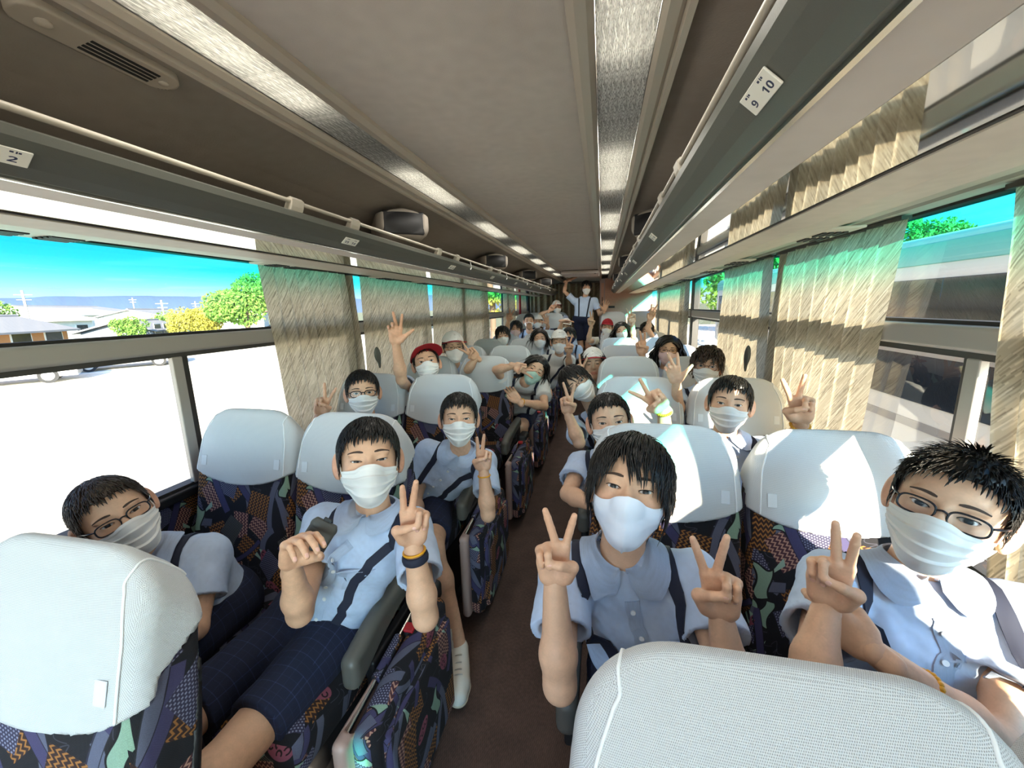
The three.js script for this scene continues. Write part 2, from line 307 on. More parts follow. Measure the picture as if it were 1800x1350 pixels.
// ---------- the coach body ----------
const HW = 1.25, ZF = 2.2, ZB = -8.85, CEIL = 1.965;
const PILLARS = [2.04, -0.13, -2.3, -4.47, -6.64, -8.81], STILES = [0.96, -1.21, -3.38, -5.55, -7.72];
struct('floor', boxUV(box(-HW, HW, -0.06, 0, ZB, ZF)), M.floor);
struct('floor', boxUV(box(-HW, HW, 0, 0.25, ZB, -6.95, 0.006)), M.floor).name = 'floor_platform';
for (const s of [-1, 1]) {
  const side = s < 0 ? 'left' : 'right', X = (a, b) => (s > 0 ? [a, b] : [-b, -a]);
  const w = structGroup('wall_' + side);
  part('lower_panel', boxUV(box(...X(HW, HW + 0.06), -0.1, 0.785, ZB, ZF), 1), M.wall, w);
  part('upper_panel', box(...X(HW, HW + 0.06), 1.7, 2.12, ZB, ZF), M.lip, w);
  part('window_sill', box(...X(HW - 0.03, HW + 0.07), 0.755, 0.79, ZB, ZF, 0.008), M.black, w);
  for (let i = 0; i < PILLARS.length; i++) part('pillar', box(...X(HW - 0.012, HW + 0.06), 0.78, 1.71, PILLARS[i] - 0.045, PILLARS[i] + 0.045, 0.01), M.frameDark, w);
  for (let i = 0; i < STILES.length; i++) {
    const zc = STILES[i], z0 = PILLARS[i + 1] + 0.045, z1 = PILLARS[i] - 0.045;
    const win = structGroup('window_' + (s < 0 ? i + 1 : i + 6));
    // broad middle rail, glazing rubbers, sliding sashes below
    part('middle_rail', box(...X(HW - 0.02, HW + 0.055), 1.317, 1.383, z0, z1, 0.012), M.frameGrey, win);
    part('upper_gasket', merge([box(...X(HW, HW + 0.045), 1.383, 1.393, z0, z1), box(...X(HW, HW + 0.045), 1.692, 1.702, z0, z1), box(...X(HW, HW + 0.045), 1.383, 1.702, z0, z0 + 0.012), box(...X(HW, HW + 0.045), 1.383, 1.702, z1 - 0.012, z1)]), M.rubber, win);
    part('lower_gasket', merge([box(...X(HW - 0.004, HW + 0.045), 1.3, 1.317, z0, z1), box(...X(HW - 0.004, HW + 0.045), 0.785, 0.8, z0, z1), box(...X(HW - 0.004, HW + 0.045), 0.785, 1.317, z0, z0 + 0.02), box(...X(HW - 0.004, HW + 0.045), 0.785, 1.317, z1 - 0.02, z1)]), M.frameDark, win);
    part('sash_stile', box(...X(HW - 0.008, HW + 0.014), 0.795, 1.302, zc - 0.012, zc + 0.028, 0.004), M.frameGrey, win);
    part('sash_stile', box(...X(HW + 0.014, HW + 0.04), 0.795, 1.302, zc - 0.05, zc - 0.006, 0.004), M.frameDark, win);
    const glassUp = new THREE.PlaneGeometry(z1 - z0, 0.32, 1, 40).rotateY(s * -Math.PI / 2).translate(s * (HW + 0.025), 1.542, (z0 + z1) / 2);
    const p = glassUp.attributes.position, col = new Float32Array(p.count * 3), clear = [0.88, 0.9, 0.9], dye = [0.06, 0.86, 0.8];
    for (let k = 0; k < p.count; k++) { const t = smooth(1.5, 1.66, p.getY(k)); for (let c = 0; c < 3; c++) col[k * 3 + c] = lerp(clear[c], dye[c], t); }   // the dyed sun band of the laminated glass
    glassUp.setAttribute('color', new THREE.BufferAttribute(col, 3));
    part('upper_pane', glassUp, M.paneBand ??= phys({ vertexColors: true, transmission: 1, roughness: 0, side: THREE.DoubleSide }), win, 'fixed pane with a teal dyed band along its top');
    const pane = M.pane ??= phys({ color: new THREE.Color(0.9, 0.91, 0.91), transmission: 1, roughness: 0, side: THREE.DoubleSide });
    part('sliding_pane', new THREE.PlaneGeometry(zc - z0, 0.5).rotateY(s * -Math.PI / 2).translate(s * (HW + 0.027), 1.05, (z0 + zc) / 2), pane, win);
    part('sliding_pane', new THREE.PlaneGeometry(z1 - zc, 0.5).rotateY(s * -Math.PI / 2).translate(s * (HW + 0.005), 1.05, (z1 + zc) / 2), pane, win);
  }
}
// roof, ceiling panel and covings
struct('ceiling', box(-HW - 0.06, HW + 0.06, 2.12, 2.18, ZB - 0.05, ZF + 0.05), M.lip).name = 'ceiling_roof';
{ // central lining in panels with fine joints
  const c = structGroup('ceiling');
  for (let z = ZF, k = 0; z > ZB; z -= 2.6, k++) part('panel', boxUV(box(-0.29, 0.29, CEIL, CEIL + 0.02, Math.max(z - 2.597, ZB), z, 0.003)), M.ceiling, c);
}
for (const s of [-1, 1]) {
  const side = s < 0 ? 'left' : 'right', P = (pts) => (s > 0 ? pts : mirrorX(pts));
  // rounded mouldings on either side of the lamp strip
  const t = structGroup('trim_' + (s < 0 ? 1 : 2));
  for (let z = ZF; z > ZB; z -= 2.15) {
    const a = Math.max(z - 2.147, ZB);
    part('moulding', prismZ(P([[0.272, 1.97], [0.275, 1.955], [0.29, 1.947], [0.31, 1.949], [0.322, 1.958], [0.324, 1.985], [0.272, 1.985]]), a, z), M.trim, t);
    part('moulding', prismZ(P([[0.436, 1.985], [0.438, 1.955], [0.447, 1.945], [0.466, 1.944], [0.474, 1.95], [0.478, 1.94], [0.49, 1.938], [0.492, 1.985]]), a, z), M.trim, t);
  }
  const cov = struct('ceiling', boxUV(prismZ(P([[0.488, 1.96], [0.6, 1.945], [0.75, 1.915], [0.9, 1.87], [1.03, 1.81], [1.12, 1.75], [1.16, 1.7], [1.2, 1.7], [1.2, 2.1], [0.488, 2.1]]), ZB, ZF)), M.coving);
  cov.name = 'ceiling_coving_' + side;
}
// end wall at the rear: pleated grey drape left and centre
{
  const w = structGroup('wall_back');
  part('panel', box(-HW, HW, 0, 2.12, ZB - 0.06, ZB), M.coving, w);
  const g = []; for (let j = 0; j <= 8; j++) { const row = []; for (let i = 0; i <= 160; i++) { const u = i / 160; row.push([-1.2 + u * 1.6, 0.5 + j / 8 * 1.42, ZB + 0.07 + 0.03 * Math.sin(u * 95 + Math.sin(u * 17) * 2)]); } g.push(row); }
  part('drape', sheet(g, 0, [1.6, 1.4]), M.backCurtain, w);
}
// wall behind the viewer: bulkhead with the windscreen opening
{
  const w = structGroup('wall_front');
  part('panel', merge([box(-HW, HW, -0.06, 0.4, ZF, ZF + 0.06), box(-HW, HW, 2.0, 2.12, ZF, ZF + 0.06), box(-HW, -1.2, 0.4, 2.0, ZF, ZF + 0.06), box(1.2, HW, 0.4, 2.0, ZF, ZF + 0.06), box(-0.02, 0.02, 0.4, 2.0, ZF, ZF + 0.06)]), M.coving, w);
  for (const s of [-1, 1]) part('windscreen_pane', new THREE.PlaneGeometry(1.18, 1.6).rotateY(Math.PI).translate(s * 0.61, 1.2, ZF + 0.03), M.pane, w);
}
// lavatory booth at the rear right, in pale rose laminate, with the door frame on its aisle side
{
  const b = thing('lavatory_booth', 'pale pink laminate booth filling the rear right corner', 'booth', [0.39, 0.25, -8]);
  part('panel', boxUV(box(0, 0.86, 0, 1.71, -0.82, 0, 0.004)), M.pink, b);
  const d = part('door_frame', box(-0.1, 0, 0, 1.7, -0.78, 0.02, 0.006), M.tan, b);
  part('door_slot', box(-0.075, -0.025, 1.02, 1.62, 0.02, 0.024), M.pink, d);
  part('door_handle', merge([box(-0.055, -0.043, 1.28, 1.36, 0.024, 0.03, 0.003), box(-0.055, -0.043, 1.2, 1.25, 0.024, 0.03, 0.003)]), M.black, d);
  part('name_plate', box(0.07, 0.185, 1.15, 1.19, 0, 0.006, 0.002), M.black, b);
}
// ---- luggage racks ----
function labelTexture(lines, w = 160, h = 96) {
  const [c, g] = makeCanvas(w, h); g.fillStyle = '#eceadf'; g.fillRect(0, 0, w, h); g.fillStyle = '#2c3350'; g.textAlign = 'center'; g.textBaseline = 'middle';
  lines.forEach((t, i) => { const x = w * (i + 0.5) / lines.length; g.font = 'bold 46px sans-serif'; g.fillText(t, x, h * 0.64); g.font = 'bold 15px sans-serif'; g.fillRect(x - 13, h * 0.14, 9, 9); g.fillRect(x + 1, h * 0.12, 4, 13); g.fillRect(x + 7, h * 0.14, 7, 9); });
  return canvasTexture(c);
}
const RACK_Z0 = -7.99, RACK_Z1 = 1.6;
for (const s of [-1, 1]) {
  const side = s < 0 ? 'left' : 'right', P = (pts) => (s > 0 ? pts : mirrorX(pts));
  const r = thing('luggage_rack', `long overhead luggage rack with dark fascia above the ${side} window seats`, 'luggage rack');
  part('fascia', prismZ(P([[0.502, 1.735], [0.512, 1.741], [0.524, 1.737], [0.552, 1.712], [0.57, 1.69], [0.568, 1.678], [0.556, 1.676], [0.535, 1.689], [0.515, 1.707], [0.504, 1.721]]), RACK_Z0, RACK_Z1), M.fascia, r);
  part('edge_strip', prismZ(P([[0.566, 1.681], [0.574, 1.681], [0.574, 1.671], [0.566, 1.671]]), RACK_Z0, RACK_Z1), M.steel, r);
  part('rack_floor', prismZ(P([[0.52, 1.705], [1.16, 1.705], [1.16, 1.69], [0.57, 1.69]]), RACK_Z0, RACK_Z1), M.coving, r);
  part('underside_panel', boxUV(prismZ(P([[0.572, 1.69], [0.572, 1.674], [0.652, 1.6715], [0.657, 1.674], [0.657, 1.69]]), RACK_Z0, RACK_Z1)), M.under, r);
  for (let z = RACK_Z1; z > RACK_Z0 + 0.5; z -= 1.95) part('mirror_strip', prismZ(P([[0.657, 1.6735], [0.815, 1.668], [0.815, 1.684], [0.657, 1.684]]), Math.max(RACK_Z0, z - 1.946), z), M.mirror, r, 'polished reflective strip');
  part('slot', prismZ(P([[0.815, 1.684], [0.815, 1.6665], [0.8205, 1.6655], [0.822, 1.684]]), RACK_Z0, RACK_Z1), M.slotShadow, r);  // dark strip painted for the thin shadow between mirror and panel
  part('service_panel', boxUV(prismZ(P([[0.822, 1.684], [0.822, 1.663], [0.9, 1.656], [1.0, 1.66], [1.01, 1.668], [1.01, 1.684]]), RACK_Z0, RACK_Z1)), M.lip, r);
  part('window_header', boxUV(prismZ(P([[1.01, 1.69], [1.01, 1.672], [1.13, 1.69], [1.252, 1.7], [1.252, 1.715]]), RACK_Z0, RACK_Z1)), M.lip, r);
  const rail = part('guard_rail', rod([s * 0.512, 1.764, RACK_Z0 + 0.1], [s * 0.512, 1.764, RACK_Z1], 0.0062), M.railPaint, r);
  for (let k = 0; k < 8; k++) for (const dz of [0, -0.28]) {
    const z = -1.05 - k * 1.04 + dz; if (z < RACK_Z0 + 0.15) continue;
    const b = prismZ(P([[0.504, 1.768], [0.51, 1.774], [0.519, 1.772], [0.524, 1.76], [0.552, 1.712], [0.53, 1.705], [0.508, 1.752]]), z - 0.022, z + 0.022, 0.002);
    part('bracket', b, M.railPaint, rail);
  }
  // clips hanging from the rail towards the rear
  for (let k = 0; k < 5; k++) part('hook', tube([[s * 0.512, 1.765, -2.6 - k * 1.03], [s * 0.505, 1.745, -2.6 - k * 1.03], [s * 0.503, 1.72, -2.6 - k * 1.03], [s * 0.506, 1.705, -2.585 - k * 1.03], [s * 0.509, 1.72, -2.575 - k * 1.03]], 0.004, 14, 6), M.steel, rail);
  // seat number labels on the fascia
  const tags = s > 0 ? [[-0.579, ['9', '10']], [-1.62, ['13', '14']], [-2.5, ['17', '18']], [-3.4, ['21', '22']], [-4.3, ['25', '26']]] : [[-0.455, ['1', '2']], [-1.313, ['15', '16']], [-2.3, ['19', '20']], [-3.2, ['23', '24']], [-4.1, ['27', '28']], [-5, ['31', '32']]];
  for (const [z, t] of tags) {
    const n = V(-0.66 * s, -0.75, 0).normalize(), g = new RoundedBoxGeometry(0.078, 0.028, 0.003, 2, 0.0014), m = new THREE.Matrix4();
    // long edge along the bus, text upright for someone below in the aisle
    const xa = V(0, 0, s), ya = V().crossVectors(n, xa); m.makeBasis(xa, ya, n); g.applyMatrix4(m); g.translate(s * 0.5228, 1.6968, z);
    const uvg = g.attributes.uv, pg = g.attributes.position; for (let i = 0; i < uvg.count; i++) { const d = V(pg.getX(i) - s * 0.5228, pg.getY(i) - 1.6968, pg.getZ(i) - z); uvg.setXY(i, d.dot(xa) / 0.078 + 0.5, d.dot(ya) / 0.028 + 0.5); }
    part('seat_label', g, std({ map: labelTexture(t), roughness: 0.5 }), r, `cream label printed ${t.join(' ')}`);
  }
  // reading lamp and air outlets in the header
  for (const z of [-0.75, -1.6, -2.5, -3.1, -4.0, -4.9, -5.8, -6.7]) {
    const o = part('air_outlet', merge([box(...(s > 0 ? [1.02, 1.12] : [-1.12, -1.02]), 1.666, 1.674, z - 0.13, z + 0.13, 0.003)]), M.lip, r);
    for (const dz of [-0.075, 0.035]) part('grille', merge([0, 1, 2, 3].map((k) => box(...(s > 0 ? [1.03 + k * 0.02, 1.043 + k * 0.02] : [-1.043 - k * 0.02, -1.03 - k * 0.02]), 1.661, 1.667, z + dz - 0.035, z + dz + 0.035, 0.002))), M.black, o);
  }
}
// ---- lamp strips: fluorescent tubes behind ribbed diffusers ----
for (const s of [-1, 1]) {
  const strip = thing('strip_light', `row of fluorescent ceiling lamps behind ribbed diffusers on the ${s < 0 ? 'left' : 'right'} of the ceiling`, 'ceiling light');
  const X = (a, b) => (s > 0 ? [a, b] : [-b, -a]);
  part('housing', merge([box(...X(0.322, 0.438), 2.05, 2.055, -7.6, ZF), box(...X(0.319, 0.323), 1.96, 2.055, -7.6, ZF), box(...X(0.437, 0.441), 1.96, 2.055, -7.6, ZF)]), M.troughWhite, strip);
  for (let k = -2; k < 8; k++) {
    const zc = -0.74 - 0.985 * k, len = 0.5; if (zc > 2 || zc < -7.4) continue;
    part('diffuser', box(...X(0.324, 0.436), 1.962, 1.965, Math.max(-7.58, zc - 0.6), zc + 0.382), M.diffuser, strip);
    part('tube', rod([s * 0.38, 2.012, zc - len / 2], [s * 0.38, 2.012, zc + len / 2], 0.014, 10), M.lampTube, strip);
    const a = new THREE.RectAreaLight(new THREE.Color(1, 0.95, 0.85), 11, 0.1, len); a.position.set(s * 0.38, 1.942, zc); a.lookAt(s * 0.38, 0, zc); a.name = 'strip_light_lamp'; strip.add(a);
  }
}
// ---- loudspeaker pods on the covings, air vent, roof hatch ----
{
  const pod = (x, y, z) => smax(smin(rbox(x, y - 0.02, z + 0.06, 0.125 - 0.02 * smooth(0, -0.3, z), 0.078, 0.22, 0.06), ell(x, y, z, 0, 0.03, -0.2, 0.11, 0.07, 0.2), 0.05), -rbox(x, y - 0.012, z - 0.165, 0.1, 0.056, 0.02, 0.02), 0.008);   // rounded housing with a recessed mouth that looks forward
  const podGeo = netMesh((x, y, z) => smax(pod(x, y, z), y - 0.078 + 0.22 * Math.abs(x), 0.006), [-0.17, -0.09, -0.45], [0.17, 0.14, 0.2], 0.009), mouth = netMesh((x, y, z) => smin(rbox(x, y - 0.012, z - 0.14, 0.097, 0.053, 0.008, 0.008), ell(x, y, z, 0, 0.012, 0.14, 0.08, 0.045, 0.02), 0.01), [-0.12, -0.07, 0.1], [0.12, 0.09, 0.18], 0.008);
  const first = thing('speaker_pod', '', 'speaker', [0, 0, 0], 0, 'speaker pods on the covings');
  part('housing', podGeo, M.coving, first); part('grille', mouth, M.black, first);
  const spots = [[-1, -1.95, 'first speaker pod on the left coving, behind the guard rail'], [-1, -3.65, 'second speaker pod along the left coving'], [-1, -5.3, 'third speaker pod along the left coving'], [-1, -6.9, 'rearmost speaker pod on the left coving'], [1, -2.35, 'first speaker pod on the right coving'], [1, -4.2, 'second speaker pod along the right coving'], [1, -6.4, 'rearmost speaker pod on the right coving']];
  spots.forEach(([s, z, label], i) => { const o = i ? first.clone() : first; if (i) { o.name = numbered('speaker_pod'); scene.add(o); } o.userData = { ...first.userData, label }; o.position.set(s * 0.66, 1.85, z); o.rotation.y = s * -0.62; });
  const v = thing('ceiling_vent', 'oblong air vent with dark slots in the left coving near the front', 'vent', [-0.565, 1.945, -0.66]); v.rotation.z = 0.12;
  part('plate', netMesh((x, y, z) => { const q = Math.hypot(x, Math.max(Math.abs(z) - 0.095, 0)) - 0.033; return Math.max(q, Math.abs(y) - 0.008); }, [-0.05, -0.02, -0.14], [0.05, 0.02, 0.14], 0.004), M.trim, v);
  for (let k = 0; k < 4; k++) part('slot', box(-0.021 + k * 0.011, -0.0145 + k * 0.011, -0.0095, -0.007, -0.085, 0.03, 0.001), M.black, v);
  part('knob', new THREE.SphereGeometry(0.012, 14, 10).scale(1, 0.5, 1).translate(0, -0.008, 0.085), M.trim, v);
  part('knob', new THREE.SphereGeometry(0.009, 14, 10).scale(1, 0.5, 1).translate(0, -0.008, -0.103), M.trim, v);
  const h = thing('roof_hatch', 'shallow grey box panel fixed across the ceiling near the rear', 'hatch', [0.02, 1.93, -6.3]);
  part('cover', box(-0.27, 0.27, -0.02, 0.03, -0.35, 0.3, 0.018), M.under, h); part('latch', box(0.2, 0.23, -0.024, -0.016, 0.2, 0.27, 0.003), M.black, h);
}
// ---- curtains: pleated cloth hung inside the windows ----
function curtain(label, s, zTopA, zBotA, zTopB, zBotB, pleats, { x = 1.216, amp = 0.01, waist = 0, group } = {}) {
  const g = [], NU = pleats * 8, NV = 18;
  for (let j = 0; j <= NV; j++) {
    const v = j / NV, y = lerp(0.72, 1.685, v), row = [], k = 1 - waist * Math.exp(-(((y - 1.12) / 0.2) ** 2));
    for (let i = 0; i <= NU; i++) {
      const u = i / NU, mid = (lerp(zBotA, zTopA, v) + lerp(zBotB, zTopB, v)) / 2, z = mid + (lerp(lerp(zBotA, zTopA, v), lerp(zBotB, zTopB, v), u) - mid) * k;
      const ph = (u * pleats) % 1, saw = ph < 0.8 ? 1 - ph / 0.8 : (ph - 0.8) / 0.2;
      row.push([s * (x + amp * (saw - 0.5) * 2 + 0.006 * Math.sin(u * 9 + v * 5)), y, z + 0.004 * Math.sin(v * 9 + u * 20)]);
    }
    g.push(row);
  }
  const c = thing('curtain', label, 'curtain', [0, 0, 0], 0, group);
  part('cloth', sheet(g, 0, [-s * Math.abs(zTopB - zTopA) * 1.5, 0.95]), M.curtain, c);
  part('heading', box(...(s > 0 ? [x - 0.012, x + 0.014] : [-x - 0.014, -x + 0.012]), 1.682, 1.693, Math.min(zTopA, zTopB), Math.max(zTopA, zTopB)), M.frameDark, c);
  return c;
}
curtain('grey pleated curtain nearest the viewer on the left, beside the open window', -1, -1.62, -1.72, -2.36, -2.4, 9);
curtain('second pleated curtain on the left, behind the raised hand', -1, -2.43, -2.43, -3.5, -3.52, 11);
curtain('third pleated curtain on the left, just before the rear window gap', -1, -3.6, -3.54, -5.1, -5.14, 15);
curtain('gathered dark curtain edge on the left beside the rear window gap', -1, -5.14, -5.16, -5.42, -5.4, 6, { amp: 0.03 });
curtain('narrow curtain on the left behind the rear window gap', -1, -6.45, -6.5, -7.2, -7.15, 9, { amp: 0.03 });
curtain('rearmost bunched curtain on the left side', -1, -7.5, -7.55, -8.3, -8.3, 8, { amp: 0.03 });
tagged('cloth_strip', box(-1.16, -1.13, 1.25, 1.695, -7.42, -7.34, 0.01), M.red, 'narrow red cloth hanging between the rear left curtains', 'cloth');
curtain('sunlit pleated curtain at the photo\'s right edge, nearest the viewer', 1, -0.94, -0.86, -1.155, -1.02, 4);
curtain('drawn curtain over the foremost right window, beside the viewer', 1, 1.8, 1.8, 0.1, 0.1, 16);
curtain('broad sunlit curtain on the right beside the neighbouring coach', 1, -1.47, -1.6, -2.36, -2.4, 9);
curtain('sunlit curtain on the right, next to the rear window gap', 1, -2.43, -2.43, -3.3, -3.34, 8);
curtain('bunched shaded curtain on the right behind the rear window gap', 1, -4.56, -4.56, -4.95, -4.92, 7, { waist: 0.35, amp: 0.02 });
curtain('rearmost sunlit curtain on the right, next to the pink booth', 1, -4.98, -4.98, -7.05, -7.05, 15);
for (const [s, z] of [[-1, -2.41], [1, -2.41]]) { const t = tagged('curtain_tie', netMesh((x, y, q) => smin(ell(x, y, q, 0, 0, 0, 0.012, 0.05, 0.03), ell(x, y, q, 0, -0.05, -0.02, 0.008, 0.05, 0.016), 0.02), [-0.03, -0.12, -0.06], [0.03, 0.07, 0.05], 0.006).translate(s * 1.13, 1.17, z), M.fascia, `dark curtain tie hanging at the joint of the ${s < 0 ? 'left' : 'right'} curtains`, 'curtain tie'); }

// ---------- seats ----------
const TILT = Math.atan(0.15 / 0.55), TC = Math.cos(TILT), TS = Math.sin(TILT);
const seatVW = (y, z) => [(y - 0.45) * TC - (z - 0.15) * TS, (y - 0.45) * TS + (z - 0.15) * TC];     // up the reclined back, and out of its face
const seatYZ = (v, w) => [0.45 + v * TC + w * TS, 0.15 - v * TS + w * TC];
function backSDF(x, y, z, grow = 0) {
  let [v, w] = seatVW(y, z);
  const vt = 0.678 - 0.75 * Math.max(0, -w - 0.015), vb = -0.06, hx = 0.216 - 0.022 * smooth(0.38, 0.68, v), r = 0.095;
  const face = 0.012 * smooth(0.3, 0.52, v) - 0.02 * smooth(0.42, 0.05, v) * smooth(0.19, 0.06, Math.abs(x)) - 0.03 * smooth(0.54, 0.69, v) - 0.012 * (x / 0.2) ** 2 * smooth(0.35, 0.6, v);
  const cy = (vt + vb) / 2, hy = (vt - vb) / 2, qx = Math.abs(x) - hx + r, qy = Math.abs(v - cy) - hy + r, d2 = Math.hypot(Math.max(qx, 0), Math.max(qy, 0)) + Math.min(Math.max(qx, qy), 0) - r;
  const th = lerp(0.07, 0.056, clamp(v / 0.6)), wc = face - th, e = 0.028, a = d2 + e, b = Math.abs(w - wc) - th + e;
  return Math.min(Math.max(a, b), 0) + Math.hypot(Math.max(a, 0), Math.max(b, 0)) - e - grow;
}
function settleOn(f, p, n = 6) { for (let k = 0; k < n; k++) { const d = f(...p), G = gradient(f, ...p, 0.003); p = [p[0] - G[0] * d * 0.8, p[1] - G[1] * d * 0.8, p[2] - G[2] * d * 0.8]; } return p; }
const backGeo = boxUV(netMesh((x, y, z) => backSDF(x, y, z), [-0.25, 0.32, -0.22], [0.25, 1.16, 0.22], 0.011));
function coverSDF(x, y, z) {
  const [v, w] = seatVW(y, z), d = backSDF(x, y, z, 0.008 + 0.0015 * Math.sin(x * 37 + v * 21) * smooth(0.6, 0.4, v));
  const front = 0.385 + 0.05 * (Math.abs(x) / 0.21) ** 2.4, rear = 0.475 + clamp(-w - 0.03, 0, 0.2) * 0.75, k = smooth(-0.032, -0.024, w);
  return Math.max(d, lerp(rear, front, k) - v);
}
const coverGeo = boxUV(netMesh(coverSDF, [-0.25, 0.76, -0.25], [0.25, 1.16, 0.12], 0.0075));
// seam of the side gussets: up the front corner, over the top, down the rear
const pipeGeo = merge([-1, 1].map((sd) => { const f = (X, Y, Z) => backSDF(X, Y, Z, 0.0085), pts = []; for (let i = 0; i <= 30; i++) { const t = i / 30; let x, v, w; if (t < 0.55) { v = lerp(0.43, 0.63, t / 0.55); w = 0.03; x = 0.2 - 0.02 * smooth(0.3, 0.55, t); } else { const q = (t - 0.55) / 0.45; v = 0.63 + 0.04 * Math.sin(q * Math.PI); w = lerp(0.03, -0.16, q); x = 0.172; } const [y, z] = seatYZ(v, w); pts.push(V(...settleOn(f, [sd * x, y, z]))); } return tube(pts, 0.0024, 60, 5); }));
const tagAt = (x, v) => { let [y, z] = seatYZ(v, 0.03); for (let k = 0; k < 6; k++) { const d = backSDF(x, y, z, 0.0088); [y, z] = [y - TS * d, z - TC * d]; } const g = new RoundedBoxGeometry(0.024, 0.038, 0.002, 2, 0.0009); return g.rotateX(-TILT).translate(x, y, z); };
const tagGeos = [tagAt(-0.165, 0.47), tagAt(0.165, 0.47)];
const cushionGeo = boxUV(netMesh((x, y, z) => { const c = rbox(x, y - 0.405 - 0.02 * smooth(0.3, 0.6, z), z - 0.36, 0.213, 0.065, 0.25, 0.045); return c + 0.008 * smooth(0.15, 0, Math.abs(x)) * smooth(0.43, 0.48, y); }, [-0.24, 0.3, 0.06], [0.24, 0.52, 0.66], 0.012));
const pedestalGeo = merge([box(-0.2, 0.2, 0.28, 0.35, 0.05, 0.56, 0.02), box(-0.17, -0.13, 0.0, 0.3, 0.1, 0.5, 0.008), box(0.13, 0.17, 0.0, 0.3, 0.1, 0.5, 0.008), box(-0.19, 0.19, 0.0, 0.02, 0.08, 0.52, 0.004)]);
const shellGeo = netMesh((x, y, z) => { const [v, w] = seatVW(y, z); return Math.max(backSDF(x, y, z, 0.004), w + 0.1, v - 0.46); }, [-0.25, 0.3, -0.25], [0.25, 0.92, 0.12], 0.012);
function armGeo() { // moulded armrest with a turned-down nose
  return netMesh((x, y, z) => { const drop = 0.075 * smooth(0.3, 0.5, z) ** 1.5, top = 0.585 - 0.02 * smooth(0.1, 0.4, z); return rbox(x, y - top + 0.032 + drop * 0.5, z - 0.25, 0.026, 0.036 + 0.012 * smooth(0.25, 0.45, z), 0.245, 0.022); }, [-0.05, 0.42, -0.03], [0.05, 0.66, 0.54], 0.008);
}
const ARM = armGeo(), armBase = merge([box(-0.02, 0.02, 0.34, 0.56, 0.02, 0.12, 0.01), box(-0.016, 0.016, 0.3, 0.45, 0.04, 0.4, 0.01)]);
// folded auxiliary aisle seat: padded slab in moquette, plastic side, chrome rod and latch
const jumpPad = boxUV(netMesh((x, y, z) => smin(rbox(x - 0.02, y - 0.3 + 0.02 * smooth(0.3, 0.5, z), z - 0.26, 0.034, 0.2, 0.235, 0.03), rbox(x - 0.058, y - 0.27, z - 0.25, 0.014, 0.17, 0.2, 0.012), 0.008), [-0.04, 0.06, -0.01], [0.1, 0.53, 0.53], 0.009));
const jumpShell = netMesh((x, y, z) => Math.max(rbox(x + 0.022, y - 0.28, z - 0.27, 0.02, 0.2, 0.25, 0.018), -rbox(x + 0.018, y - 0.5, z - 0.3, 0.012, 0.1, 0.18, 0.006)), [-0.06, 0.05, 0], [0.02, 0.5, 0.54], 0.007);
const jumpRod = merge([rod([-0.03, 0.5, 0.1], [-0.03, 0.455, 0.49], 0.007, 10), new THREE.SphereGeometry(0.017, 16, 12).translate(-0.03, 0.452, 0.5), rod([-0.03, 0.452, 0.5], [-0.03, 0.4, 0.505], 0.006, 8)]);
const jumpSleeve = boxUV(rod([-0.03, 0.487, 0.21], [-0.03, 0.472, 0.34], 0.014, 14)), jumpLatch = merge([netMesh((x, y, z) => smin(rbox(x + 0.005, y - 0.5, z - 0.06, 0.03, 0.035, 0.07, 0.02), rbox(x - 0.0, y - 0.47, z - 0.14, 0.026, 0.03, 0.06, 0.015), 0.02), [-0.05, 0.42, -0.03], [0.05, 0.55, 0.22], 0.008)]), jumpButton = new RoundedBoxGeometry(0.034, 0.012, 0.03, 2, 0.005).rotateX(0.2).translate(-0.002, 0.507, 0.19);
const ROWZ = (r) => -(1.2026 + 0.8539 * (r - 2)), SEATX = { LA: -0.533, LW: -0.983, RA: 0.533, RW: 0.983 };
function makeSeat(aisle, jump) {     // aisle: -1 armrest on the photo's left of the seat, +1 on its right, 0 none
  const t = new THREE.Group();
  part('backrest', backGeo, M.moquette, t); part('back_shell', shellGeo, M.black, t); part('cushion', cushionGeo, M.moquette, t); part('pedestal', pedestalGeo, M.black, t);
  const c = part('headrest_cover', coverGeo, M.cover, t, 'white knitted headrest cover'); part('piping', pipeGeo, M.piping, c); for (const g of tagGeos) part('velcro_tab', g, M.velcro, c);
  if (aisle) { const a = part('armrest', ARM.clone().translate(aisle * 0.252, 0.03, -0.04), M.armGrey, t); part('bracket', armBase.clone().translate(aisle * 0.25, 0.03, -0.04), M.black, a); }
  if (jump) {
    const at = (g) => g.clone().scale(aisle, 1, 1).translate(aisle * 0.325, 0, 0.06), fix = (g) => { if (aisle < 0) { const q = flat(g), p = q.attributes.position.array, n = q.attributes.normal.array, u = q.attributes.uv.array; for (let i = 0; i < p.length / 9; i++) { for (const [arr, k] of [[p, 3], [n, 3], [u, 2]]) for (let c2 = 0; c2 < k; c2++) { const a = (i * 3 + 1) * k + c2, b = (i * 3 + 2) * k + c2;[arr[a], arr[b]] = [arr[b], arr[a]]; } } return q; } return g; };
    const j = part('folding_seat', fix(at(jumpPad)), M.moquette, t, 'folded aisle seat padded in moquette');
    part('side_shell', fix(at(jumpShell)), M.tan, j); part('rod', fix(at(jumpRod)), M.steel, j); part('sleeve', fix(at(jumpSleeve)), M.moquette, j); part('latch', fix(at(jumpLatch)), M.black, j); part('release_button', fix(at(jumpButton)), M.red, j);
  }
  return t;
}
const seatKinds = { LA: makeSeat(1, true), LW: makeSeat(0, false), RA: makeSeat(-1, false), RW: makeSeat(0, false) };
const ORD = ['', 'front', 'second', 'third', 'fourth', 'fifth', 'sixth', 'seventh', 'eighth', 'ninth', 'rearmost'];
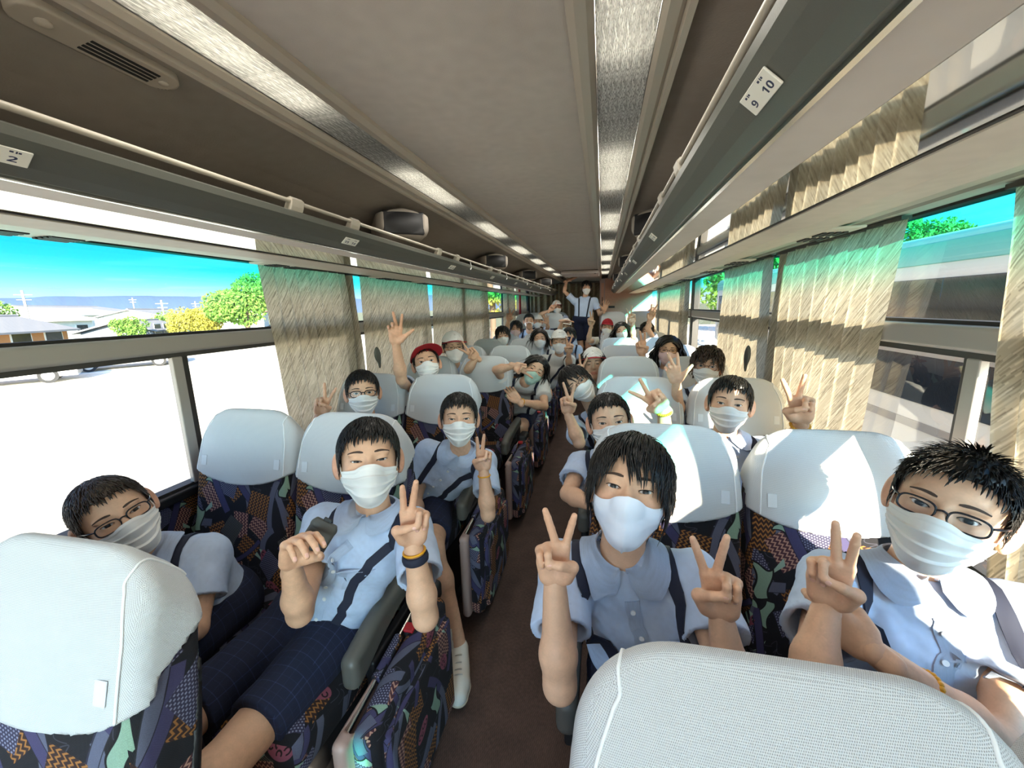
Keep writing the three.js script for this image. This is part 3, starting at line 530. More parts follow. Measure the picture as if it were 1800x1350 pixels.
for (let r = 1; r <= 10; r++) for (const k of ['LW', 'LA', 'RA', 'RW']) {
  if (r === 10 && k[0] === 'R') continue;
  const s = seatKinds[k].clone(); s.name = numbered('coach_seat'); scene.add(s);
  s.position.set(SEATX[k], r === 10 ? 0.25 : r === 9 ? 0.12 : 0, r === 10 ? -8.05 : ROWZ(r));
  if (r === 9) s.position.y = 0.25;
  if (r === 1 && k[0] === 'L') s.position.x -= k === 'LA' ? 0.018 : 0.004;
  if (r === 1 && k === 'LA') s.position.y -= 0.01;
  if (r === 1) s.position.z -= { LA: 0.045, LW: 0.02, RA: 0, RW: 0.015 }[k];     // leant back by differing amounts; unseen RW seat set back to block sun
  s.userData = { label: `${r === 10 ? 'rearmost' : ORD[r] + '-row'} ${k[1] === 'A' ? 'aisle' : 'window'} seat with white headrest cover, ${k[0] === 'L' ? 'left' : 'right'} of the aisle`, category: 'seat', group: 'coach seats with white headrest covers' };
}

// ---------- people ----------
const SKIN = (() => { const c = new Map(); return (k) => { if (!c.has(k)) c.set(k, std({ color: hex(k), vertexColors: true, roughness: 0.52, map: repeat(skinTone, 6) })); return c.get(k); }; })();
const W = {
  shirt: std({ color: hex('#cadcfa'), roughness: 0.85, bumpMap: repeat(weave, 160), bumpScale: 0.0004, map: repeat(cloud, 3) }),
  shirtWarmLit: std({ color: hex('#dcdcd8'), roughness: 0.85, map: repeat(cloud, 3) }),  // copy of the blue shirt with warm light put into its colour
  strap: std({ color: hex('#1b2034'), roughness: 0.8 }), shorts: std({ color: hex('#ffffff'), map: repeat(plaid, 12), roughness: 0.9 }),
  button: std({ color: hex('#e6ebf2'), roughness: 0.35 }), mask: std({ color: hex('#eeeeec'), roughness: 0.9, bumpMap: repeat(weave, 60), bumpScale: 0.0002 }), maskPink: std({ color: hex('#e9c9c6'), roughness: 0.9 }), maskGreen: std({ color: hex('#bfe0d2'), roughness: 0.9 }), maskDark: std({ color: hex('#20244a'), roughness: 0.9 }), maskBlue: std({ color: hex('#dfe6f4'), roughness: 0.7 }),
  hair: std({ color: hex('#17130f'), roughness: 0.42 }), hairBrown: std({ color: hex('#3a2a20'), roughness: 0.45 }), hairBlack: std({ color: hex('#0e0c0b'), roughness: 0.4 }),
  brow: std({ color: hex('#43332a'), roughness: 0.8 }), lash: std({ color: hex('#120d0b'), roughness: 0.7 }), eye: std({ vertexColors: true, roughness: 0.28 }), darkEye: std({ color: hex('#1a110d'), roughness: 0.2 }),
  frame: std({ color: hex('#16141c'), roughness: 0.25 }), frameThin: std({ color: hex('#5c443c'), roughness: 0.3, metalness: 0.5 }), lens: phys({ color: hex('#f8f9f9'), ior: 1.18, transmission: 1, roughness: 0, side: THREE.DoubleSide }),
  capRed: std({ color: hex('#9c1220'), roughness: 0.85 }), capWhite: std({ color: hex('#e4e2de'), roughness: 0.85 }), nail: std({ color: hex('#e3b3a3'), roughness: 0.3 }), gold: std({ color: hex('#d99a1c'), roughness: 0.4 }), sock: std({ color: hex('#e9e6df'), roughness: 0.95, bumpMap: repeat(weave, 60), bumpScale: 0.001 }), shoe: std({ color: hex('#dcd6cb'), roughness: 0.6 }), sole: std({ color: hex('#c7bfae'), roughness: 0.7 }), vest: std({ color: hex('#1a1c22'), roughness: 0.9 }),
};
// ---- head, in its own axes: y up, z out of the face, origin between the ears ----
const HK = { eyeX: 0.0315, eyeY: 0.003 };
function skull(x, y, z) {
  x = Math.abs(x);
  let d = ell(x, y, z, 0, 0.034, -0.014, 0.0745, 0.084, 0.092);
  d = smin(d, ell(x, y, z, 0, -0.032, 0.014, 0.0635, 0.082, 0.066), 0.03);
  d = smin(d, ell(x, y, z, 0, -0.088, 0.048, 0.024, 0.02, 0.02), 0.03);
  d = smin(d, ell(x, y, z, 0.034, -0.028, 0.05, 0.026, 0.026, 0.022), 0.025);
  return d;
}
const foreheadZ = (x, y) => { let z = 0.16; for (let i = 0; i < 24; i++) z -= skull(x, y, z) * 0.9; return z; };
HK.eyeZ = foreheadZ(HK.eyeX, HK.eyeY) - 0.0105;
function headField(open = 1, carve = true) {
  const { eyeX, eyeY, eyeZ } = HK;
  const A = V(0, 0.014, foreheadZ(0, 0.014) - 0.006), B = V(0, -0.026, foreheadZ(0, -0.026) + 0.011);
  return (px, y, z) => {
    const x = Math.abs(px); let d = skull(x, y, z);
    if (z > 0.02) {
      d = smin(d, cone(x, y, z, A, B, 0.006, 0.0115), 0.014);
      d = smin(d, ell(x, y, z, 0.011, -0.03, B.z - 0.008, 0.008, 0.007, 0.008), 0.008);
      d = smin(d, ell(x, y, z, 0.03, 0.024, eyeZ + 0.003, 0.022, 0.007, 0.008), 0.012);
      d = smax(d, -(ell(x, y, z, 0.026, 0.006, eyeZ + 0.022, 0.014, 0.009, 0.008)), 0.012);
      d = smin(d, Math.hypot(x - eyeX, y - eyeY, z - eyeZ) - 0.0138, 0.006);
      if (carve) { const t = (x - eyeX) / 0.0145, tilt = 0.0016 * t; d = smax(d, -ell(x, y, z, eyeX, eyeY + tilt, eyeZ + 0.013, 0.0148, 0.0042 * open, 0.012), 0.0015); }
      d = smin(d, ell(x, y, z, 0, -0.06, foreheadZ0 - 0.004, 0.022, 0.0045, 0.007), 0.004); d = smin(d, ell(x, y, z, 0, -0.069, foreheadZ0 - 0.005, 0.018, 0.005, 0.007), 0.004);
    }
    if (x > 0.05 && z < 0.03) { // ears
      const ex = x - 0.0825, ey = y + 0.006, ez = z + 0.014, c = 0.8, s = 0.6, u = ex * c + ez * s, w = -ex * s + ez * c;
      let e = ell(u, ey, w, 0, 0.004, 0, 0.0078, 0.036, 0.0225); e = smin(e, ell(u, ey, w, -0.001, -0.02, 0.004, 0.006, 0.012, 0.009), 0.008);
      e = smax(e, -ell(u, ey, w, 0.0075, 0.004, 0.002, 0.0058, 0.023, 0.0125), 0.004);
      d = smin(d, e, 0.007);
    }
    return d;
  };
}
const foreheadZ0 = foreheadZ(0, -0.062);
const plainHead = headField(1, false);
function trace(f, o, d, start, off = 0) { let t = start; for (let i = 0; i < 40; i++) { const v = f(o[0] + d[0] * t, o[1] + d[1] * t, o[2] + d[2] * t) - off; t -= v * 0.8; if (Math.abs(v) < 1e-5 || t < 0) break; } return [o[0] + d[0] * t, o[1] + d[1] * t, o[2] + d[2] * t]; }
const headCache = new Map();
function headGeo(h, open) {
  const key = h + '/' + open; if (headCache.has(key)) return headCache.get(key);
  const f = headField(open, h < 0.0036);
  const g = netMesh(f, [-0.105, -0.13, -0.12], [0.105, 0.13, 0.13], h, (x, y, z) => {
    const ax = Math.abs(x), ear = smooth(0.072, 0.08, ax), cheek = Math.exp(-(((ax - 0.042) / 0.018) ** 2 + ((y + 0.022) / 0.018) ** 2)) * (z > 0.03 ? 1 : 0), lip = z > 0.05 ? smooth(0.026, 0.018, ax) * smooth(0.014, 0.008, Math.abs(y + 0.064)) : 0, r = 0.6 * ear + 0.35 * cheek;
    return [1.0 - 0.02 * r - 0.14 * lip, 1 - 0.24 * r - 0.45 * lip, 1 - 0.26 * r - 0.42 * lip];
  });
  headCache.set(key, g); return g;
}
// ---- hands: wrist at the origin, fingers along y, palm towards z, thumb towards +x (a right hand) ----
const POSES = {
  v: { f: [[0.3, 0.02, 0.05, 0.03], [-0.2, 0.0, 0.04, 0.03], [-0.05, 1.35, 1.7, 0.9], [-0.1, 1.3, 1.65, 0.9]], t: [[0.026, 0.02, 0.012], [0.04, 0.052, 0.024], [0.014, 0.07, 0.042], [-0.01, 0.078, 0.041]] },
  vtight: { f: [[0.1, 0.15, 0.1, 0.05], [-0.06, 0.12, 0.1, 0.05], [-0.05, 1.2, 1.6, 0.8], [-0.1, 1.15, 1.6, 0.8]], t: [[0.026, 0.02, 0.012], [0.042, 0.05, 0.026], [0.02, 0.066, 0.044], [-0.003, 0.074, 0.046]] },
  three: { f: [[0.16, 0.0, 0.05, 0.05], [-0.16, 0.0, 0.08, 0.05], [-0.1, 0.5, 0.9, 0.5], [-0.25, 0.5, 0.9, 0.5]], t: [[0.026, 0.02, 0.008], [0.05, 0.044, 0.01], [0.075, 0.064, 0.01], [0.094, 0.078, 0.008]] },
  open: { f: [[0.22, 0.05, 0.1, 0.05], [0.04, 0.05, 0.1, 0.05], [-0.16, 0.08, 0.12, 0.05], [-0.38, 0.1, 0.15, 0.05]], t: [[0.026, 0.02, 0.008], [0.05, 0.044, 0.01], [0.072, 0.062, 0.012], [0.088, 0.074, 0.012]] },
  relaxed: { f: [[0.06, 0.45, 0.5, 0.3], [0.0, 0.5, 0.55, 0.3], [-0.05, 0.55, 0.6, 0.35], [-0.12, 0.55, 0.6, 0.35]], t: [[0.026, 0.02, 0.01], [0.042, 0.048, 0.02], [0.046, 0.074, 0.03], [0.042, 0.094, 0.036]] },
  pinch: { f: [[0.05, 0.75, 0.6, 0.3], [0.0, 0.8, 0.65, 0.35], [-0.05, 0.85, 0.7, 0.4], [-0.1, 0.9, 0.8, 0.4]], t: [[0.026, 0.02, 0.014], [0.04, 0.044, 0.036], [0.034, 0.068, 0.058], [0.026, 0.09, 0.068]] },
  okay: { f: [[0.12, 0.02, 0.08, 0.05], [-0.3, 0.05, 0.08, 0.05], [-0.1, 1.0, 1.3, 0.7], [-0.15, 1.0, 1.3, 0.7]], t: [[0.026, 0.02, 0.012], [0.044, 0.05, 0.026], [0.026, 0.066, 0.046], [0.006, 0.074, 0.05]] },
};
const MCP = [[0.029, 0.086, 0], [0.01, 0.091, 0.001], [-0.009, 0.087, 0], [-0.026, 0.079, -0.002]], LEN = [[0.038, 0.023, 0.018], [0.042, 0.027, 0.019], [0.039, 0.025, 0.018], [0.031, 0.019, 0.016]], RAD = [[0.0092, 0.0082, 0.0078, 0.0064], [0.0094, 0.0084, 0.008, 0.0066], [0.009, 0.0081, 0.0077, 0.0063], [0.008, 0.0072, 0.0068, 0.0056]];
const handCache = new Map();
function handGeo(pose, h, mirror) {
  const key = pose + h + mirror; if (handCache.has(key)) return handCache.get(key);
  const P = POSES[pose], fingers = [], nails = [];
  P.f.forEach(([splay, a, b, c], i) => {
    const pts = [V(...MCP[i])], u = V(Math.sin(splay), Math.cos(splay), 0); let th = 0;
    [a, b, c].forEach((q, k) => { th += q; pts.push(pts[k].clone().addScaledVector(u, Math.cos(th) * LEN[i][k]).add(V(0, 0, Math.sin(th) * LEN[i][k]))); });
    fingers.push(pts.map((p, k) => [p, RAD[i][k]]));
    const back = u.clone().multiplyScalar(Math.sin(th)).add(V(0, 0, -Math.cos(th))), fwd = u.clone().multiplyScalar(Math.cos(th)).add(V(0, 0, Math.sin(th)));
    nails.push([pts[3].clone().addScaledVector(fwd, -0.003).addScaledVector(back, RAD[i][3] * 0.9), fwd, back]);
  });
  const tp = P.t.map((p) => V(...p)), tr = [0.0135, 0.0118, 0.0098, 0.0078];
  { const fwd = tp[3].clone().sub(tp[2]).normalize(), out = V(0, 0, 1).addScaledVector(fwd, -fwd.z).normalize(); if (pose === 'three' || pose === 'open' || pose === 'relaxed') out.set(0.5, 0, -0.8).addScaledVector(fwd, -out.dot(fwd)).normalize(); nails.push([tp[3].clone().addScaledVector(fwd, -0.003).addScaledVector(out, 0.007), fwd, out]); }
  const w0 = V(0, -0.03, 0), w1 = V(0, 0.012, 0), wrists = [V(0.014, 0.012, 0), V(0.006, 0.01, 0), V(-0.004, 0.01, 0), V(-0.012, 0.012, 0)];
  const f = (x, y, z) => {
    let d = cone(x, y, z * 1.15, w0, w1, 0.0215, 0.0225);
    for (let i = 0; i < 4; i++) d = smin(d, cone(x, y, z, wrists[i], fingers[i][0][0], 0.0145, 0.0115), 0.012);
    d = smin(d, cone(x, y, z, tp[0], tp[1], 0.016, 0.0125), 0.014);
    d = smin(d, cone(x, y, z, V(-0.02, 0.02, 0.006), V(-0.024, 0.05, 0.004), 0.013, 0.011), 0.012);
    for (const F of fingers) { let e = 1e9; for (let k = 0; k < 3; k++) e = smin(e, cone(x, y, z, F[k][0], F[k + 1][0], F[k][1], F[k + 1][1]), 0.002); d = smin(d, e, 0.0045); }
    let t = 1e9; for (let k = 0; k < 3; k++) t = smin(t, cone(x, y, z, tp[k], tp[k + 1], tr[k], tr[k + 1]), 0.003);
    return smin(d, t, 0.005);
  };
  const g = netMesh(f, [-0.09, -0.055, -0.04], [0.125, 0.205, 0.115], h, (x, y, z, n) => { const palm = smooth(0, 0.8, n[2]) * 0.5 + smooth(0.1, 0.17, y) * 0.3; return [1, 1 - 0.09 * palm, 1 - 0.1 * palm]; });
  const nailGeo = merge(nails.map(([p, u, n]) => { const s = V().crossVectors(u, n), m = new THREE.Matrix4().makeBasis(s, u, n); m.setPosition(p); return new THREE.SphereGeometry(1, 10, 8).scale(0.0048, 0.0066, 0.0016).applyMatrix4(m); }));
  const out = [g, nailGeo];
  if (mirror) for (const q of out) { q.scale(-1, 1, 1); const n = q.attributes.normal; if (q.index) { const a = q.index.array; for (let i = 0; i < a.length; i += 3) { const t = a[i]; a[i] = a[i + 1]; a[i + 1] = t; } } else { for (const k of Object.keys(q.attributes)) { const at = q.attributes[k], z = at.itemSize, a = at.array; for (let i = 0; i < at.count; i += 3) for (let c = 0; c < z; c++) { const t = a[i * z + c]; a[i * z + c] = a[(i + 1) * z + c]; a[(i + 1) * z + c] = t; } } } void n; }
  handCache.set(key, out); return out;
}
// ---- hair ----
const HL = [[0, 0.07], [25, 0.069], [42, 0.06], [58, 0.044], [70, 0.006], [80, -0.014], [88, 0.02], [108, 0.024], [122, -0.03], [150, -0.066], [180, -0.074]];
function hairline(x, z) { const a = Math.abs(Math.atan2(x, z + 0.01)) * 180 / Math.PI; for (let i = 1; i < HL.length; i++) if (a <= HL[i][0]) return lerp(HL[i - 1][1], HL[i][1], (a - HL[i - 1][0]) / (HL[i][0] - HL[i - 1][0])); return -0.07; }
const STYLES = {
  crop: { n: 2800, L: 0.024, front: 0.022, lift: 0.35, clear: 0.009, cap: 0.0085, r: 0.0013, wild: 0.35 },
  neat: { n: 3000, L: 0.034, front: 0.03, lift: 0.1, clear: 0.011, cap: 0.0095, r: 0.0014, wild: 0.18 },
  spiky: { n: 2600, L: 0.03, front: 0.03, lift: 0.95, clear: 0.011, cap: 0.0085, r: 0.0011, wild: 0.6 },
  mop: { n: 3400, L: 0.085, front: 0.062, sweep: 0.5, lift: 0.05, clear: 0.016, cap: 0.014, r: 0.0015, wild: 0.22, low: 0.02 },
  curly: { n: 1500, L: 0.07, front: 0.075, lift: 0.2, clear: 0.02, cap: 0.017, r: 0.0028, wild: 0.55, low: 0.012 },
  long: { n: 1300, L: 0.2, front: 0.11, lift: 0, clear: 0.012, cap: 0.011, r: 0.003, wild: 0.1, low: 0.0, part: true },
};
const hairCache = new Map();
function hairGeo(style, detail, seed) {
  const key = style + detail + seed; if (hairCache.has(key)) return hairCache.get(key);
  const S = STYLES[style], r = rng(seed * 77 + 5), head = plainHead, pos = [], idx = [];
  const base = netMesh((x, y, z) => { const th = S.cap * (0.6 + 0.3 * smooth(0.02, 0.09, y)) * smooth(-0.012, 0.03, y - hairline(x, z) + 0.008) + 0.0022 * noise(x * 60, y * 25, z * 60); return Math.max(skull(x, y, z) - th, -(y - hairline(x, z)) * 0.55); }, [-0.11, -0.1, -0.135], [0.11, 0.15, 0.12], detail < 2 ? 0.0042 : 0.007);
  const n = Math.round(S.n * [1, 0.42, 0.14][detail]), rad = S.r * [1, 1.55, 3][detail], SEG = detail < 2 ? 5 : 4;
  const crown = V(0.012, 0.12, -0.04), p = V(), g = V(), t = V();
  for (let i = 0; i < n; i++) {
    const k = (i + 0.5) / n, u = 1 - 1.55 * k, a = i * 2.39996 + r() * 0.3, q = Math.sqrt(1 - u * u), dir = [Math.cos(a) * q, u, Math.sin(a) * q];
    const o = trace(skull, [0, 0.028, -0.012], dir, 0.17); if (o[1] < hairline(o[0], o[2]) + 0.001 * r()) continue;
    p.set(...o); let G = gradient(skull, o[0], o[1], o[2], 0.003); g.set(G[0], G[1], G[2]); p.addScaledVector(g, 0.003);
    t.copy(p).sub(crown); if (S.part) t.set(Math.sign(p.x - 0.012) * 1.3, -0.4, p.z * 4); if (S.sweep && p.z > 0.02) t.x += (p.x > -0.02 ? 1 : -1) * S.sweep * 0.08 * smooth(0.02, 0.07, p.z); t.addScaledVector(g, -t.dot(g)); if (t.length() < 0.01) t.set(r() - 0.5, 0, r()).addScaledVector(g, -t.dot(g)); t.normalize();
    const fr = smooth(0.0, 0.07, p.z) * smooth(0.05, 0.085, p.y), L = lerp(S.L, S.front, fr) * (0.7 + 0.5 * r()), jx = (r() - 0.5) * S.wild, jy = (r() - 0.5) * S.wild, jz = (r() - 0.5) * S.wild, stand = S.lift * (style === 'spiky' ? smooth(0.03, 0.1, p.y) : 1), start = pos.length / 3, rr = rad * (0.7 + 0.6 * r());
    const side = V(), cur = p.clone(), dv = t.clone(), curl = style === 'curly' ? r() * 6 : 0;
    for (let s = 0; s <= SEG; s++) {
      const f = s / SEG; G = gradient(skull, cur.x, cur.y, cur.z, 0.004); g.set(G[0], G[1], G[2]);
      dv.copy(t).addScaledVector(g, stand * (1 - f * 0.4) - 0.1).add(V(jx, jy - 0.45 * f - (S.part ? 0.8 * f : 0), jz)); if (curl) dv.add(V(Math.sin(curl + f * 5) * 0.7, Math.cos(curl + f * 5) * 0.4, 0)); dv.normalize();
      side.crossVectors(dv, g).normalize(); const w = rr * (s === SEG ? 0.12 : 1 - 0.65 * f * f) * 1.7, th = rr * (s === SEG ? 0.12 : 1 - 0.5 * f);
      pos.push(cur.x + side.x * w, cur.y + side.y * w, cur.z + side.z * w, cur.x + g.x * th, cur.y + g.y * th, cur.z + g.z * th, cur.x - side.x * w, cur.y - side.y * w, cur.z - side.z * w);
      cur.addScaledVector(dv, L / SEG);
      const c = S.clear * (0.55 + 0.45 * Math.sin(Math.min(1, f * 1.6) * Math.PI / 2)) * (1 - 0.5 * smooth(0.5, 1, f) * (stand > 0.5 ? 0 : 1)), d = skull(cur.x, cur.y, cur.z), want = Math.max(d < c ? c - d : stand > 0.3 ? 0 : -(d - c) * (cur.y > 0.0 ? 0.6 : 0.1), -1);
      cur.addScaledVector(g, want);
    }
    for (let s = 0; s < SEG; s++) for (const [c, d] of [[0, 1], [1, 2], [2, 0]]) { const A = start + s * 3 + c, B = start + s * 3 + d; idx.push(A, B, B + 3, A, B + 3, A + 3); }
  }
  const lk = new THREE.BufferGeometry(); lk.setAttribute('position', new THREE.Float32BufferAttribute(pos, 3)); lk.setIndex(idx); lk.computeVertexNormals();
  const out = merge([base, lk]); hairCache.set(key, out); return out;
}
// ---- masks ----
const maskForm = (tent) => { const A = V(0, -0.022, foreheadZ(0, -0.026) + 0.012), B = V(0, -0.084, foreheadZ(0, -0.084) + 0.006); return (x, y, z) => smin(plainHead(x, y, z), cone(x, y, z, A, B, 0.0115, 0.012), tent); };
const maskCache = new Map();
function maskGeo(kind, detail) {
  const key = kind + detail; if (maskCache.has(key)) return maskCache.get(key);
  const f = maskForm(kind === 'cloth' ? 0.05 : 0.055), NU = [44, 30, 18][detail], NV = [60, 40, 12][detail], g = [], C = [0, -0.05, 0.018];
  for (let j = 0; j <= NV; j++) {
    const v = j / NV, row = [];
    for (let i = 0; i <= NU; i++) {
      const u = lerp(-1, 1, i / NU), au = Math.abs(u), az = u * (kind === 'cloth' ? 1.32 : 1.25), topE = kind === 'cloth' ? 0.36 - 0.05 * smooth(0.1, 0.5, au) + 0.1 * smooth(0.5, 1, au) : 0.42 - 0.05 * smooth(0.05, 0.4, au) + 0.03 * au, botE = kind === 'cloth' ? lerp(-0.95, -0.2, Math.pow(au, 1.5)) : lerp(-0.9, -0.34, Math.pow(au, 1.8));
      const el = lerp(botE, topE, v), d = [Math.sin(az) * Math.cos(el), Math.sin(el), Math.cos(az) * Math.cos(el)];
      const pl = ((v - 0.2) / 0.2) % 1, pleat = kind === 'pleat' && v > 0.2 && v < 0.8 ? Math.pow(pl, 1.4) * 0.0062 * (1 - 0.45 * au) * (1 - smooth(0.93, 1, pl)) : 0, seam = kind === 'cloth' ? 0.0035 * Math.exp(-((u / 0.035) ** 2)) : 0;
      row.push(trace(f, C, d, 0.16, 0.0035 + pleat + seam + 0.0012 * noise(u * 4, v * 5, 3) + (kind === 'pleat' ? 0.0015 * (v > 0.93 || v < 0.07 ? 1 : 0) : 0)));
    }
    g.push(row);
  }
  const body = sheet(g, 0.0016), loops = [], eh = NV, p = (j, i) => V(...g[j][i]);
  for (const s of [0, NU]) { const sx = s ? 1 : -1, top = p(eh, s), bot = p(0, s); loops.push(tube([top, V(sx * 0.0755, 0.006, 0.008), V(sx * 0.0835, 0.02, -0.012), V(sx * 0.083, -0.006, -0.03), V(sx * 0.0765, -0.032, -0.012), bot], 0.0013, 20, 5)); }
  const out = [body, merge(loops)]; maskCache.set(key, out); return out;
}
function glassesGeo(kind, lod = 0) {
  const rims = [], lenses = [], zc = HK.eyeZ + 0.026, w = kind === 'round' ? 0.022 : 0.0255, h = kind === 'round' ? 0.019 : 0.0155, e = kind === 'round' ? 2.2 : 2.9, tr = (kind === 'thin' || kind === 'round' ? 0.0013 : 0.0019) * (lod ? 1.3 : 1);
  for (const s of [-1, 1]) {
    const pts = [], sh = new THREE.Shape();
    for (let i = 0; i < 28; i++) { const a = i / 28 * Math.PI * 2, c = Math.cos(a), q = Math.sin(a), x = Math.sign(c) * Math.pow(Math.abs(c), 2 / e) * w, y = Math.sign(q) * Math.pow(Math.abs(q), 2 / e) * h; pts.push(V(s * 0.0335 + x, -0.001 + y, zc - Math.abs(s * 0.0335 + x) * 0.1 - (Math.abs(s * 0.0335 + x) > 0.05 ? 0.0015 : 0))); i ? sh.lineTo(x, y) : sh.moveTo(x, y); }
    rims.push(tube(pts, tr, 56, 6, true));
    const l = new THREE.ShapeGeometry(sh); l.translate(s * 0.0335, -0.001, 0); const pa = l.attributes.position; for (let i = 0; i < pa.count; i++) pa.setZ(i, zc - Math.abs(pa.getX(i)) * 0.1); l.computeVertexNormals(); lenses.push(l);
    rims.push(tube([V(s * (0.0335 + w), 0.006, zc - 0.0065), V(s * 0.069, 0.009, zc - 0.022), V(s * 0.0795, 0.01, 0.01), V(s * 0.0835, 0.008, -0.01), V(s * 0.083, -0.012, -0.028)], tr * 1.05, 22, 6));
  }
  rims.push(tube([V(-0.0335 + w - 0.001, 0.003, zc - 0.001), V(0, 0.0065, zc + 0.002), V(0.0335 - w + 0.001, 0.003, zc - 0.001)], tr, 10, 6));
  return [merge(rims), merge(lenses)];
}
function capGeo(detail) {
  const h = detail < 2 ? 0.005 : 0.007, f = (x, y, z) => ell(x, y, z, 0, 0.042, -0.012, 0.088, 0.096, 0.104) - 0.001 * Math.cos(Math.atan2(x, z) * 6);
  const dome = netMesh((x, y, z) => Math.max(f(x, y, z), -(f(x, y, z) + 0.008), 0.054 - 0.12 * z - y), [-0.11, 0.02, -0.14], [0.11, 0.16, 0.12], h), g = [];
  for (let j = 0; j <= 8; j++) { const v = j / 8, row = []; for (let i = 0; i <= 24; i++) { const a = lerp(-1.15, 1.15, i / 24), k = Math.cos(a / 1.15 * Math.PI / 2), R = 0.089 + v * 0.072 * Math.pow(Math.max(k, 0), 0.55); row.push([Math.sin(a) * R * 0.98, 0.056 - 0.12 * 0.08 + 0.004 + 0.02 * Math.cos(a) - 0.012 - v * 0.012 * k - 0.012 * Math.sin(a) ** 2, Math.cos(a) * R * 1.03 - 0.01]); } g.push(row); }
  return [dome, sheet(g, 0.003), new THREE.SphereGeometry(0.006, 10, 6).scale(1, 0.5, 1).translate(0, 0.14, -0.012)];
}
const capParts = [capGeo(0), capGeo(2)];
function eyeBall(detail, look) {
  const g = new THREE.SphereGeometry(0.0127, 20, 14).rotateX(Math.PI / 2), p = g.attributes.position, c = new Float32Array(p.count * 3);
  for (let i = 0; i < p.count; i++) { const a = Math.acos(clamp(p.getZ(i) / 0.0127, -1, 1)); c.set(a < 0.24 ? [0.004, 0.003, 0.003] : a < 0.58 ? [0.022, 0.011, 0.007] : [0.74, 0.7, 0.68], i * 3); }
  g.setAttribute('color', new THREE.BufferAttribute(c, 3)); return g.rotateX(look[1]).rotateY(look[0]);
}
// cloth and trimmings that lie on a field
function settle(f, p, off, n = 6) { for (let k = 0; k < n; k++) { const d = f(p[0], p[1], p[2]) - off, G = gradient(f, p[0], p[1], p[2], 0.004); p = [p[0] - G[0] * d * 0.9, p[1] - G[1] * d * 0.9, p[2] - G[2] * d * 0.9]; } return p; }
function ribbon(f, path, width, off, thick) {
  const c = new THREE.CatmullRomCurve3(path.map((p) => p.isVector3 ? p : V(...p))), N = 26, g = [];
  const mids = Array.from({ length: N + 1 }, (_, i) => settle(f, c.getPoint(i / N).toArray(), off));
  for (let i = 0; i <= N; i++) { const a = mids[Math.max(0, i - 1)], b = mids[Math.min(N, i + 1)], t = V(b[0] - a[0], b[1] - a[1], b[2] - a[2]).normalize(), G = gradient(f, ...mids[i], 0.004), s = V().crossVectors(t, V(G[0], G[1], G[2])).normalize(); g.push([-1, -0.5, 0, 0.5, 1].map((k) => settle(f, [mids[i][0] + s.x * k * width / 2, mids[i][1] + s.y * k * width / 2, mids[i][2] + s.z * k * width / 2], off, 3))); }
  return sheet(g, thick);
}
const CAM = camera.position;
